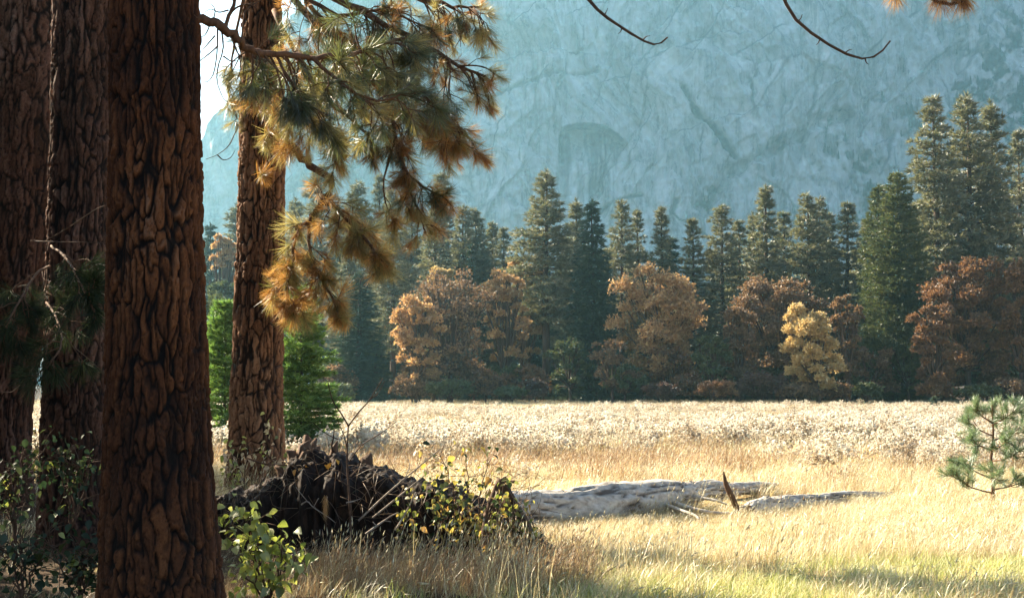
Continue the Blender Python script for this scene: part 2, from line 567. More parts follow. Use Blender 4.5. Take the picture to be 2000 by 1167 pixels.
    nt.links.new(r1.outputs[0], mul.inputs['A']); nt.links.new(r2.outputs[0], mul.inputs['B'])
    cur = mul.outputs['Result']
    for nm, c in (('pale', (0.62, 0.61, 0.58)), ('crack', (0.05, 0.05, 0.055)), ('veg', (0.035, 0.05, 0.03))):
        a = N(nt, 'ShaderNodeAttribute', attribute_name=nm)
        mx = N(nt, 'ShaderNodeMix', data_type='RGBA')
        nt.links.new(a.outputs['Fac'], mx.inputs['Factor'])
        nt.links.new(cur, mx.inputs['A'])
        mx.inputs['B'].default_value = (*c, 1)
        cur = mx.outputs['Result']
    p = N(nt, 'ShaderNodeBsdfPrincipled'); p.inputs['Roughness'].default_value = 0.9; p.inputs['Specular IOR Level'].default_value = 0.15
    nt.links.new(cur, p.inputs['Base Color'])
    nt.links.new(p.outputs[0], out.inputs['Surface'])
    me.materials.append(m)
    tag(obj('cliff', me), kind='structure')
    pick = np.where(veg > 0.35)[0]
    global LEDGE
    LEDGE = V[np.random.default_rng(3).choice(pick, min(1100, len(pick)), replace=False)]

build_cliff()

# ------------------------------------------------------------------ haze: one closed box of even air
def build_haze():
    x0, x1, y0, y1, z0, z1 = -950.0, 950.0, -110.0, 1480.0, -8.0, 365.0
    V = [(x, y, z) for z in (z0, z1) for y in (y0, y1) for x in (x0, x1)]
    F = [(0, 2, 3, 1), (4, 5, 7, 6), (0, 1, 5, 4), (2, 6, 7, 3), (0, 4, 6, 2), (1, 3, 7, 5)]
    m, nt, out = new_mat('haze')
    v = N(nt, 'ShaderNodeVolumePrincipled')
    v.inputs['Color'].default_value = (0.40, 0.80, 0.97, 1)
    v.inputs['Density'].default_value = HAZE_DENSITY
    v.inputs['Anisotropy'].default_value = 0.7
    nt.links.new(v.outputs[0], out.inputs['Volume'])
    tag(obj('haze', mesh_np('haze', V, np.array(F), m)), kind='stuff')

build_haze()

# ------------------------------------------------------------------ far conifers
def blades(C, D, L, W, n, spread, seed, up=0.0):
    """n thin triangles round each centre C, leaning along D"""
    lr = np.random.default_rng(seed)
    k = len(C)
    Cn = np.repeat(C, n, 0)
    d = np.repeat(D, n, 0) + lr.normal(0, spread, (k * n, 3))
    d[:, 2] += up
    d = unit(d)
    l = np.repeat(np.broadcast_to(L, (k,)), n) * lr.uniform(0.6, 1.15, k * n)
    w = np.repeat(np.broadcast_to(W, (k,)), n) * lr.uniform(0.7, 1.2, k * n)
    s = unit(np.cross(d, lr.normal(0, 1, (k * n, 3))))
    V = np.stack([Cn + s * w[:, None] * 0.5, Cn - s * w[:, None] * 0.5, Cn + d * l[:, None]], 1).reshape(-1, 3)
    F = np.arange(len(V)).reshape(-1, 3)
    tone = np.repeat(np.clip(np.repeat(lr.normal(0.5, 0.2, k), n) + lr.normal(0, 0.12, k * n), 0, 1), 3)
    return V, F, tone

def gen_conifer(seed, H, Rad, start, kind, trunk_r=None, gap=0.0):
    """trunk mesh with limbs, crown mesh of needle sprays, for a tree H metres tall and Rad wide at its widest"""
    lr = np.random.default_rng(seed)
    tr = trunk_r or H * 0.014
    mb = MB()
    zs = np.linspace(0, H * 0.985, 14)
    bend = np.cumsum(lr.normal(0, 0.012 * H / 14, (14, 2)), 0)
    bend -= bend[0]
    P = np.column_stack([bend, zs])
    mb.tube(P, tr * (1 - zs / H) ** 0.8 + 0.012, 7, 0.06, seed=seed)
    def axis(z):
        return np.column_stack([np.interp(z, zs, bend[:, 0]), np.interp(z, zs, bend[:, 1]), z])
    C, D, L = [], [], []
    spacing = {'pine': 0.40, 'fir': 0.36, 'cedar': 0.32}[kind]
    z = start * H
    lobes = lr.uniform(0, 6.28, 3)
    while z < H * 0.985:
        f = (z - start * H) / (H * (1 - start))
        if kind == 'pine':
            prof = (1 - f) ** 0.95 * min(1, 0.55 + 2.2 * f) * 1.15
        elif kind == 'fir':
            prof = (1 - f) ** 0.85
        else:
            prof = (1 - f) ** 0.62 * min(1, 0.7 + 2 * f)
        m = lr.integers(5, 9) if kind == 'pine' else lr.integers(7, 10)
        a0 = lr.uniform(0, 6.28)
        for q in range(m):
            az = a0 + q * 6.283 / m + lr.normal(0, 0.25)
            lob = 1 + 0.22 * math.sin(az * 2 + lobes[0]) * math.sin(f * 9 + lobes[1])
            bl = Rad * prof * lob * (lr.uniform(0.5, 1.25) if kind == 'pine' else lr.uniform(0.7, 1.15)) + 0.22
            if lr.uniform() < gap:
                continue
            zz = z + lr.uniform(-0.9, 0.9) * spacing
            zz = min(zz, H * 0.98)
            rise = {'pine': 0.25 + 0.5 * f - 0.35 * (1 - f), 'fir': 0.15 - 0.5 * (1 - f), 'cedar': 0.35}[kind] + lr.normal(0, 0.1)
            base = axis(np.array([zz]))[0]
            hd = np.array([math.cos(az), math.sin(az), 0])
            ns = max(2, int(bl / (0.30 if kind != 'cedar' else 0.26)))
            t = (np.arange(ns) + lr.uniform(0.5, 1.0)) / ns
            t = t[t > (0.25 if kind == 'pine' else 0.1)]
            if not len(t):
                t = np.array([0.8])
            sag = {'pine': -0.10, 'fir': -0.22, 'cedar': 0.05}[kind] * bl
            pts = base + hd * (bl * t)[:, None] + np.array([0, 0, 1]) * (rise * bl * t * 0.6 + sag * t ** 2)[:, None]
            if bl > 0.9:
                e = base + hd * bl * 0.85 + np.array([0, 0, rise * bl * 0.5 + sag * 0.7])
                mb.tube([base, (base + e) / 2 + np.array([0, 0, 0.02 * bl]), e], [0.012 + 0.016 * bl, 0.01 + 0.008 * bl, 0.006], 3)
            # side sprays widen the branch into a plate
            side = np.cross(hd, [0, 0, 1])
            wv = (0.34 * bl * (1 - np.abs(t - 0.55)))[:, None]
            for s_ in ((-1, 0, 1) if bl > 0.8 else (-0.4, 0.4)):
                pp = pts + side * s_ * wv * lr.uniform(0.5, 1.0, (len(t), 1)) + lr.normal(0, 0.07, pts.shape)
                C.append(pp)
                D.append(np.tile(hd * 0.8 + side * s_ * 0.6 + np.array([0, 0, {'pine': 0.45, 'fir': -0.05, 'cedar': 0.5}[kind]]), (len(t), 1)))
                L.append(np.full(len(t), {'pine': 0.42, 'fir': 0.40, 'cedar': 0.36}[kind]))
        z += spacing * lr.uniform(0.8, 1.25)
    # leader
    ztop = np.linspace(H * 0.93, H * 0.99, 6)
    C.append(axis(ztop)); D.append(np.tile([0, 0, 1.0], (6, 1))); L.append(np.full(6, 0.45))
    C, D, L = np.concatenate(C), np.concatenate(D), np.concatenate(L)
    V, F, tone = blades(C, unit(D), L, {'pine': 0.10, 'fir': 0.12, 'cedar': 0.11}[kind], {'pine': 11, 'fir': 8, 'cedar': 8}[kind], {'pine': 0.6, 'fir': 0.45, 'cedar': 0.45}[kind], seed + 1)
    mat = M[{'pine': 'pine_far', 'fir': 'fir_far', 'cedar': 'cedar_far'}[kind]]
    return mb.mesh('trunk', M['far_bark']), mesh_np('crown', V, F, mat, {'tone': tone}), H, Rad

PROTO = {
    'pine': [gen_conifer(100 + i, 21, r, st, 'pine', gap=g) for i, (r, st, g) in enumerate(((2.5, 0.36, 0.05), (2.3, 0.16, 0.16), (2.0, 0.2, 0.3), (2.7, 0.24, 0.14), (1.7, 0.12, 0.1), (2.4, 0.18, 0.35), (2.2, 0.14, 0.05), (2.6, 0.3, 0.25)))],
    'fir': [gen_conifer(200 + i, 18, r, 0.03, 'fir') for i, r in enumerate((3.0, 2.2, 1.6))],
    'cedar': [gen_conifer(300, 21, 3.1, 0.02, 'cedar'), gen_conifer(301, 20, 2.2, 0.05, 'cedar')],
}

def far_tree(px, top, d, half, kind, var, label, cat='tree', group='conifers at the far side of the meadow', name=None):
    if kind == 'pine' and var and random.random() < 0.55:
        var = {1: 6, 2: 5, 3: 7, 4: 4}[var]
    tm, cm, H0, R0 = PROTO[kind][var]
    x = px_x(px, d)
    g = gh(x, d)
    h = at(px, top, d).z - g
    w = half / FPX * d * (1.42 if kind == 'pine' else 1.12)
    name = name or {'pine': 'pine_tree', 'fir': 'fir_tree', 'cedar': 'cedar_tree'}[kind]
    t = thing(name, label, cat, (x, d, g - 0.05), group, rotz=random.uniform(0, 6.28))
    t.rotation_euler[0], t.rotation_euler[1] = random.gauss(0, 0.012), random.gauss(0, 0.012)
    s = (w / R0, w / R0, h / H0)
    obj('trunk', tm, t, scale=s)
    obj('crown', cm, t, scale=s)
    return t

CONIFERS = [
    # px, top, depth, half width px, kind, variant, label
    (1068, 328, 131, 56, 'pine', 0, 'tall pine with bare straight lower trunk, alone in the middle of the tree line'),
    (1158, 388, 128, 68, 'fir', 0, 'broad dark fir with skirts to the ground, left of the big orange oak'),
    (1128, 386, 140, 40, 'pine', 1, 'pine top directly right of the tall bare-trunked pine'),
    (1217, 386, 142, 40, 'pine', 3, 'pine rising straight behind the left edge of the big orange oak'),
    (1252, 408, 144, 32, 'pine', 2, 'slimmer pine behind the top of the big orange oak'),
    (1295, 402, 140, 30, 'pine', 4, 'narrow pointed pine above the right half of the big orange oak'),
    (1355, 424, 138, 36, 'pine', 1, 'lower rounded pine just right of the big orange oak'),
    (1410, 398, 139, 48, 'pine', 3, 'wide pine above the gap between the orange oak and the brown oak'),
    (1446, 428, 143, 34, 'pine', 2, 'short dark pine shoulder to shoulder with the wide pine above the gap'),
    (1474, 412, 150, 30, 'pine', 1, 'half hidden pine left of the slender spire over the brown oak'),
    (1499, 362, 139, 36, 'pine', 4, 'slender spire pine standing highest above the broad brown oak'),
    (1532, 412, 146, 34, 'pine', 2, 'small pine right of the slender spire over the brown oak'),
    (1578, 374, 140, 44, 'pine', 0, 'dense pine over the right end of the brown oak, left of twin tips'),
    (1600, 382, 143, 36, 'pine', 3, 'pine forming the right one of the twin tips above the yellow oak'),
    (1622, 414, 148, 28, 'pine', 4, 'short pine squeezed between the twin tips and the dark pine'),
    (1650, 392, 141, 36, 'pine', 2, 'dark open pine directly left of the cedar, above the brown crown'),
    (1692, 424, 150, 36, 'pine', 1, 'pale pine top peeping out beside the left flank of the cedar'),
    (1745, 333, 126, 72, 'cedar', 0, 'big bushy cedar with yellow-green left flank reaching the meadow'),
    (1716, 358, 130, 46, 'cedar', 1, 'second narrower cedar tip tucked behind the big cedar'),
    (1840, 183, 133, 66, 'pine', 3, 'left one of the three giant pines on the right'),
    (1908, 178, 135, 64, 'pine', 0, 'middle and tallest of the three giant pines on the right'),
    (1946, 194, 138, 56, 'pine', 1, 'right one of the three giant pines, close behind the tallest'),
    (1998, 252, 146, 46, 'pine', 2, 'shaded pine cut by the right edge beyond the giant pines'),
    (1792, 392, 146, 44, 'pine', 2, 'pine filling the gap between the cedar and the giant pines'),
    (700, 528, 124, 62, 'fir', 1, 'dark bushy fir beside the small bright green conifer, skirted to the ground'),
    (768, 368, 134, 46, 'pine', 3, 'tall pine with visible trunk behind the hanging needle branches'),
    (848, 408, 142, 44, 'pine', 1, 'pine left of the paired tops behind the bare brown oak'),
    (868, 336, 150, 38, 'pine', 4, 'thin spire showing just right of the lowest hanging pine tufts'),
    (902, 398, 146, 42, 'pine', 3, 'left one of the paired pine tops above the bare brown oak'),
    (930, 404, 149, 40, 'pine', 0, 'right one of the paired pine tops above the bare brown oak'),
    (917, 474, 129, 20, 'fir', 2, 'small blue-green pointed fir above the bare brown oak'),
    (966, 432, 152, 28, 'pine', 4, 'left one of two small distant pines in the dip before the tall pine'),
    (986, 442, 150, 28, 'pine', 2, 'right one of two small distant pines in the dip before the tall pine'),
    (625, 322, 165, 62, 'pine', 3, 'pale round-topped pine just right of the near striped trunk'),
    (575, 384, 168, 40, 'pine', 1, 'hazy pine half behind the near striped trunk'),
    (690, 352, 160, 48, 'pine', 0, 'hazy pine behind the crooked limb of the near pine'),
    (740, 338, 158, 34, 'pine', 2, 'thin crowned hazy pine behind the middle of the hanging branches'),
    (806, 398, 154, 44, 'pine', 3, 'hazy pine behind the lowest hanging tufts'),
    (413, 436, 170, 30, 'fir', 2, 'slim hazy fir in the gap between the two near trunks'),
    (455, 396, 176, 42, 'pine', 1, 'hazy pine against the left edge of the striped trunk'),
    (392, 470, 190, 30, 'pine', 4, 'faint pine touching the right edge of the big dark trunk'),
]
for c in CONIFERS:
    far_tree(*c)
# deeper rows close the wood: nothing in the photo tells them apart
for i, (d0, top0, n, x0, x1) in enumerate(((150, 470, 22, 640, 2050), (163, 500, 20, 620, 2080))):
    for k in range(n):
        far_tree(x0 + (x1 - x0) * (k + 0.5) / n + random.uniform(-18, 18), top0 + random.uniform(-20, 70), d0 + random.uniform(-5, 5), random.uniform(36, 52),
                 random.choice(('pine', 'fir', 'fir')), random.randrange(3), 'conifer standing deep in the shaded wood behind the front trees', group='conifers deep in the shaded wood')

# ------------------------------------------------------------------ oaks and bushes at the wood's edge
def gen_oak(seed, w, h, mat, base=0.22, n_blob=16, leaf=0.17, per=520, bare=0.0, lean=0.0, low=0.2):
    """broad crown of leaf clumps on forking limbs; w half width, h height, base = clear stem share"""
    lr = np.random.default_rng(seed)
    mb = MB()
    fork = np.array([lean * 0.2, 0, h * base + 0.3])
    r0 = 0.020 * h + 0.05
    mb.tube(curve([(0, 0, -0.2), (lean * 0.08 + lr.normal(0, 0.08), 0.05, fork[2] * 0.5), fork], 6), np.linspace(r0, r0 * 0.75, 6), 7, 0.08, seed=seed)
    C, rad = [], []
    n_blob = int(n_blob * 2.6)
    for k in range(n_blob):
        a = k * 2.399 + lr.uniform(-0.5, 0.5)
        f = ((k + 0.5) / n_blob) ** 0.8
        zz = h * (low + (0.90 - low) * f) + lr.normal(0, 0.03) * h
        f = zz / h
        prof = math.sqrt(max(0.02, 1 - ((f - 0.52) / 0.50) ** 2)) if f > 0.52 else 0.62 + 0.38 * max(0, f / 0.52)
        q = lr.uniform(0.30, 0.98) * prof
        C.append(np.array([math.cos(a) * w * 0.86 * q + lean * f, math.sin(a) * w * 0.62 * q, zz]))
        rad.append(w * lr.uniform(0.12, 0.27))
    for c, rr in zip(C, rad):
        mid = fork + (c - fork) * 0.5 + np.array([lr.normal(0, 0.15), lr.normal(0, 0.15), h * 0.03])
        P = curve([fork, mid, c], 7)
        mb.tube(P, np.linspace(r0 * 0.5, 0.025, 7), 5, 0.05, seed=seed)
        for _ in range(5 if bare < 0.3 else 11):
            e = c + unit(lr.normal(0, 1, 3) + np.array([0, 0, 0.5])) * rr * lr.uniform(0.6, 1.1)
            m_ = (c + e) / 2 + lr.normal(0, 0.06, 3)
            s_ = P[lr.integers(3, 7)]
            mb.tube([s_, (s_ + m_) / 2 + lr.normal(0, 0.05, 3), m_, e], [0.03, 0.022, 0.015, 0.008], 4)
    cent, dirs = [], []
    for c, rr in zip(C, rad):
        n = int(per * 1.5 * (rr / (w * 0.33)) ** 2 * (1 - bare))
        v = unit(lr.normal(0, 1, (n, 3)))
        v[:, 2] = np.where(v[:, 2] < -0.45, -v[:, 2] * 0.5, v[:, 2])
        # small lumps break the blob's outline
        lump = 0.25 + 1.15 * fbm(v * 2.6 + c, 3, seed)
        q = lr.uniform(0.1, 1.0, (n, 1)) ** 0.7 * lump[:, None] * 1.35
        cent.append(c + v * q * rr * np.array([1, 1, 0.85]))
        dirs.append(unit(v + np.array([0, 0, 0.25])))
    C2, D2 = np.concatenate(cent), np.concatenate(dirs)
    V, F, tone = blades(C2, D2, np.full(len(C2), leaf * 1.3), leaf, 3, 0.8, seed + 3)
    return mb.mesh('trunk', M['far_bark']), mesh_np('crown', V, F, mat, {'tone': tone})

def oak(px, top, bot, d, half, mat, label, seed, base=0.2, cat='tree', group='autumn oaks along the wood edge', name='oak_tree', **kw):
    x = px_x(px, d)
    g = gh(x, d)
    zb = g if bot is None else at(px, bot, d).z
    h = at(px, top, d).z - g
    w = half / FPX * d
    if bot is not None:
        kw['low'] = max(0.06, (zb - g) / h)
    tm, cm = gen_oak(seed, w, h, M[mat], base=base, **kw)
    t = thing(name, label, cat, (x, d, g - 0.03), group)
    obj('trunk', tm, t)
    obj('crown', cm, t)
    return t

oak(1290, 512, 752, 124, 112, 'oak_orange', 'large orange-leaved oak in the middle, lit from the upper left', 401, n_blob=22, per=600)
oak(1598, 588, 745, 117, 68, 'oak_yellow', 'bright yellow oak glowing in the sun, left of the cedar', 402, n_blob=17, per=620, lean=-1.2)
oak(1522, 532, 730, 127, 110, 'oak_brown', 'broad brown oak with shaded crown behind the yellow oak', 403, n_blob=22, per=560)
oak(1655, 556, 740, 121, 40, 'oak_brown', 'small brown oak crown squeezed between the yellow oak and the cedar', 404, n_blob=10, per=460)
oak(1888, 484, 735, 121, 94, 'oak_rust', 'big rust-brown oak below the giant pines', 405, n_blob=24, per=580)
oak(1992, 492, 735, 119, 66, 'oak_rust', 'rust-brown oak cut by the right edge of the picture', 406, n_blob=18, per=560)
oak(1822, 580, 750, 118, 56, 'oak_rust', 'lower reddish oak filling the space beside the right flank of the cedar', 407, n_blob=14, per=480)
oak(880, 518, 750, 121, 118, 'oak_brown', 'half bare grey-brown oak with visible twigs left of the tall pine', 408, n_blob=24, per=430, bare=0.68)
oak(985, 508, 700, 127, 58, 'oak_orange', 'pale orange backlit oak behind the bare brown oak', 409, n_blob=16, per=400, bare=0.3)
oak(1025, 488, 700, 133, 48, 'oak_orange', 'orange oak top directly left of the tall bare-trunked pine', 410, n_blob=12, per=500)
oak(815, 560, 750, 118, 62, 'oak_orange', 'thin orange-tinged oak left of the bare brown oak', 411, n_blob=14, per=420, bare=0.4)
oak(1388, 650, 750, 120, 42, 'oak_olive', 'small olive-brown oak in the shade between the orange oak and the brown oak', 412, n_blob=10, per=420)
oak(1440, 590, 745, 122, 50, 'oak_brown', 'brown oak at the left end of the broad brown crown', 417, n_blob=12, per=480)
oak(862, 505, 560, 138, 34, 'oak_yellow', 'small yellow treetop below the paired pines', 413, n_blob=9, per=420)
oak(415, 572, 735, 96, 62, 'oak_olive', 'round grey-green tree in the gap between the two near trunks', 414, n_blob=16, per=560)
oak(440, 540, 600, 128, 46, 'oak_olive', 'smaller hazy broadleaf behind the round grey-green tree', 415, n_blob=12, per=460)
oak(438, 440, 520, 150, 36, 'oak_orange', 'hazy orange treetop beside the left edge of the striped trunk', 416, n_blob=10, per=460)
BUSHES = [
    (1480, 722, 113, 52, 'red_bush', 'dark red bush in front of the broad brown oak'),
    (1395, 738, 112, 36, 'oak_rust', 'low rust bush in front of the small olive-brown oak'),
    (1290, 742, 112, 32, 'red_bush', 'low reddish bush under the big orange oak'),
    (1345, 724, 115, 34, 'oak_rust', 'rusty bush between the orange oak trunk and the low rust bush'),
    (1690, 740, 112, 26, 'oak_olive', 'low green bush at the foot of the cedar'),
    (1825, 742, 112, 34, 'oak_rust', 'rust bush just right of the foot of the cedar'),
    (1905, 748, 111, 40, 'oak_olive', 'dull green bush below the big rust oak'),
    (1975, 735, 112, 46, 'oak_brown', 'brown bush below the oak at the right edge'),
    (948, 716, 114, 36, 'oak_rust', 'orange-brown bush left of the bare lower trunk of the tall pine'),
    (1045, 735, 114, 26, 'red_bush', 'reddish bush hugging the foot of the tall bare-trunked pine'),
    (880, 738, 112, 40, 'oak_olive', 'shaded green bush under the half bare brown oak'),
    (805, 730, 113, 38, 'oak_brown', 'shaded brown bush right of the dark bushy fir'),
    (1555, 746, 112, 40, 'oak_brown', 'shaded brown bush under the yellow oak'),
    (1620, 742, 113, 36, 'oak_brown', 'shaded brown bush right of the yellow oak stem'),
    (1000, 752, 112, 30, 'oak_olive', 'low dark bush between the orange-brown bush and the reddish bush'),
    (655, 742, 110, 30, 'oak_olive', 'grey-green bush beside the right skirt of the bright green conifer'),
]
for k, (px, top, d, half, mat, lab) in enumerate(BUSHES):
    oak(px, top + 6, 772, d + 5, half * 1.35, mat, lab, 440 + k, cat='bush', group='bushes along the foot of the wood', name='bush', n_blob=13, per=110, leaf=0.15, bare=0.1)
ug = np.random.default_rng(12)
for k in range(22):
    px = 640 + 1400 * (k + ug.uniform(0.1, 0.9)) / 22
    oak(px, ug.uniform(640, 715), 765, ug.uniform(121, 127), ug.uniform(38, 64), ('oak_brown', 'oak_olive', 'oak_rust', 'oak_olive')[k % 4], 'shaded bush in the dim undergrowth behind the front bushes', 480 + k,
        cat='bush', group='undergrowth bushes in the shade of the wood', name='bush', n_blob=8, per=260, leaf=0.16, bare=0.2)
# tiny pines out on the meadow's far edge
TINY = gen_conifer(330, 2.2, 0.9, 0.05, 'fir', 0.03)
for px, top, d, lab in ((1822, 776, 92, 'tiny young conifer standing alone at the far edge of the meadow'), (1988, 778, 70, 'tiny young conifer at the right edge behind the young pine')):
    x = px_x(px, d); g = gh(x, d); h = at(px, top, d).z - g
    t = thing('young_conifer', lab, 'tree', (x, d, g), 'young conifers on the meadow')
    obj('trunk', TINY[0], t, scale=h / 2.2); obj('crown', TINY[1], t, scale=h / 2.2)

# ------------------------------------------------------------------ near pines
def bark_mat(name, plate_stops, furrow):
    m, nt, out = new_mat(name)
    tc = N(nt, 'ShaderNodeTexCoord')
    a = N(nt, 'ShaderNodeAttribute', attribute_name='plate')
    f = N(nt, 'ShaderNodeAttribute', attribute_name='furrow')
    no = N(nt, 'ShaderNodeTexNoise'); no.inputs['Scale'].default_value = 55; no.inputs['Detail'].default_value = 6; no.inputs['Roughness'].default_value = 0.7
    mp = N(nt, 'ShaderNodeMapping'); mp.inputs['Scale'].default_value = (1, 1, 0.55)
    nt.links.new(tc.outputs['Object'], mp.inputs['Vector']); nt.links.new(mp.outputs[0], no.inputs['Vector'])
    ad = N(nt, 'ShaderNodeMath', operation='MULTIPLY_ADD'); ad.inputs[1].default_value = 0.9; ad.inputs[2].default_value = -0.45
    nt.links.new(no.outputs['Fac'], ad.inputs[0])
    sm = N(nt, 'ShaderNodeMath', operation='ADD'); nt.links.new(ad.outputs[0], sm.inputs[0]); nt.links.new(a.outputs['Fac'], sm.inputs[1])
    r = ramp(nt, plate_stops, sm.outputs[0])
    mx = N(nt, 'ShaderNodeMix', data_type='RGBA')
    nt.links.new(f.outputs['Fac'], mx.inputs['Factor'])
    mx.inputs['A'].default_value = (*furrow, 1)
    nt.links.new(r.outputs[0], mx.inputs['B'])
    p = N(nt, 'ShaderNodeBsdfPrincipled'); p.inputs['Roughness'].default_value = 0.85; p.inputs['Specular IOR Level'].default_value = 0.2
    nt.links.new(mx.outputs['Result'], p.inputs['Base Color'])
    b = N(nt, 'ShaderNodeBump'); b.inputs['Strength'].default_value = 0.7; b.inputs['Distance'].default_value = 0.012
    nt.links.new(no.outputs['Fac'], b.inputs['Height']); nt.links.new(b.outputs[0], p.inputs['Normal'])
    nt.links.new(p.outputs[0], out.inputs['Surface'])
    return m

M['bark_dark'] = bark_mat('dark_pine_bark', [(0.1, (0.034, 0.013, 0.006)), (0.45, (0.095, 0.033, 0.012)), (0.75, (0.17, 0.062, 0.021)), (1.0, (0.22, 0.11, 0.062))], (0.006, 0.004, 0.003))
M['bark_warm'] = bark_mat('warm_pine_bark', [(0.1, (0.13, 0.058, 0.028)), (0.45, (0.25, 0.122, 0.062)), (0.75, (0.34, 0.18, 0.098)), (1.0, (0.43, 0.28, 0.18))], (0.018, 0.009, 0.006))
M['bark_grey'] = bark_mat('grey_pine_bark', [(0.1, (0.05, 0.022, 0.012)), (0.45, (0.11, 0.050, 0.030)), (0.75, (0.18, 0.098, 0.07)), (1.0, (0.25, 0.17, 0.14))], (0.010, 0.006, 0.005))

def bark_trunk(stations, seed, cw, ch, depth, mat, dz=0.012, nth=240, top_extra=None):
    """stations: (z, x, y, radius) up the trunk. Plates cw wide and ch high stand out between deep furrows."""
    S = np.array(stations, float)
    z0, z1 = S[0, 0], S[-1, 0]
    zs = np.arange(z0, z1, dz)
    if top_extra is not None:
        zs = np.concatenate([zs, np.linspace(z1, top_extra[0], 30)[1:]])
        S = np.vstack([S, top_extra])
    th = np.linspace(0, 2 * math.pi, nth, endpoint=False)
    TH, Zg = np.meshgrid(th, zs)
    def si(c):
        return np.interp(zs, S[:, 0], S[:, c])
    cxv, cyv, rv = si(1), si(2), si(3)
    rmean = float(np.interp((z0 + z1) / 2, S[:, 0], S[:, 3]))
    p3 = np.stack([np.cos(TH) * rmean, np.sin(TH) * rmean, Zg], -1).reshape(-1, 3)
    # warp so furrows wander and braid
    w1 = (fbm(p3 * np.array([5, 5, 2.2]), 3, seed) - 0.5)
    w2 = (fbm(p3 * np.array([5, 5, 3.0]), 3, seed + 50) - 0.5)
    w3 = (fbm(p3 * np.array([22, 22, 9]), 2, seed + 70) - 0.5)
    nc = max(6, int(round(2 * math.pi * rmean / cw)))
    a = TH.ravel() / (2 * math.pi) * nc + w1 * 2.2 + w3 * 0.6
    b = Zg.ravel() / ch + w2 * 2.2 + w3 * 0.4
    ia, ib = np.floor(a), np.floor(b)
    best = np.full(len(a), 9.0); second = best.copy(); val = np.zeros(len(a))
    for da in (-1, 0, 1):
        for db in (-1, 0, 1):
            ca, cb = ia + da, ib + db
            cm = np.mod(ca, nc)
            qa = ca + 0.15 + 0.7 * hash3(cm, cb, 0 * ca, seed)
            qb = cb + hash3(cm, cb, 0 * ca + 1, seed)
            d = np.abs(a - qa) ** 1.5 + np.abs((b - qb) * 0.8) ** 1.5
            d = d ** (1 / 1.5)
            h = hash3(cm, cb, 0 * ca + 2, seed)
            cl = d < best
            second = np.where(cl, best, np.minimum(second, d))
            val = np.where(cl, h, val)
            best = np.where(cl, d, best)
    e = second - best
    wid = 0.04 + 0.50 * fbm(p3 * np.array([9, 9, 3.0]), 3, seed + 9) ** 1.6
    rv_ = np.abs(fbm(p3 * np.array([15, 15, 1.5]) + np.stack([w1, w1, 0 * w1], -1) * 2.0, 3, seed + 60) - 0.5)
    plate = smooth(0.03, 1, e / wid) * (0.15 + 0.85 * smooth(0.0, 0.055, rv_))
    flake = fbm(p3 * np.array([38, 38, 20]), 4, seed + 20)
    lay = np.floor(fbm(p3 * np.array([26, 26, 14]), 3, seed + 33) * 7) / 7
    H = plate * depth * (0.75 + 0.5 * val) + plate * (lay - 0.5) * depth * 0.55 + (flake - 0.5) * depth * 0.5
    H = H + (fbm(p3 * np.array([2.2, 2.2, 0.6]), 3, seed + 80) - 0.5) * rmean * 0.12
    rr = np.repeat(rv, nth) - depth * 0.6 + H
    V = np.stack([np.repeat(cxv, nth) + np.cos(TH.ravel()) * rr, np.repeat(cyv, nth) + np.sin(TH.ravel()) * rr, Zg.ravel()], -1)
    nz = len(zs)
    i = np.arange(nz - 1)[:, None] * nth
    j = np.arange(nth)[None]
    k = (j + 1) % nth
    F = np.stack([i + j, i + k, i + nth + k, i + nth + j], -1).reshape(-1, 4)
    # thin second cracks split the plates into flakes
    a2, b2_ = a * 2.1 + w3 * 1.2 + 3.7, b * 2.6 + w3 * 1.5
    i2, j2 = np.floor(a2), np.floor(b2_)
    bs = np.full(len(a), 9.0); sd = bs.copy(); vl = np.zeros(len(a))
    for da in (-1, 0, 1):
        for db in (-1, 0, 1):
            ca, cb = i2 + da, j2 + db
            d = np.hypot(a2 - ca - hash3(ca, cb, 0 * ca, seed + 5), b2_ - cb - hash3(ca, cb, 0 * ca + 1, seed + 5))
            cl = d < bs
            sd = np.where(cl, bs, np.minimum(sd, d)); vl = np.where(cl, hash3(ca, cb, 0 * ca + 2, seed + 5), vl); bs = np.where(cl, d, bs)
    crack = smooth(0.0, 0.16, sd - bs)
    rr = rr - (1 - crack) * plate * depth * 0.35 + (vl - 0.5) * depth * 0.5 * plate
    V = np.stack([np.repeat(cxv, nth) + np.cos(TH.ravel()) * rr, np.repeat(cyv, nth) + np.sin(TH.ravel()) * rr, Zg.ravel()], -1)
    plate = plate * (0.55 + 0.45 * crack)
    val = 0.55 * val + 0.45 * vl
    tone = np.clip(0.15 + 0.6 * val + (fbm(p3 * np.array([1.3, 1.3, 0.8]), 3, seed + 90) - 0.5) * 1.0, 0, 1)
    return mesh_np('trunk', V, F, mat, {'plate': tone, 'furrow': np.clip(plate * 1.15 - 0.08, 0, 1)}, True)

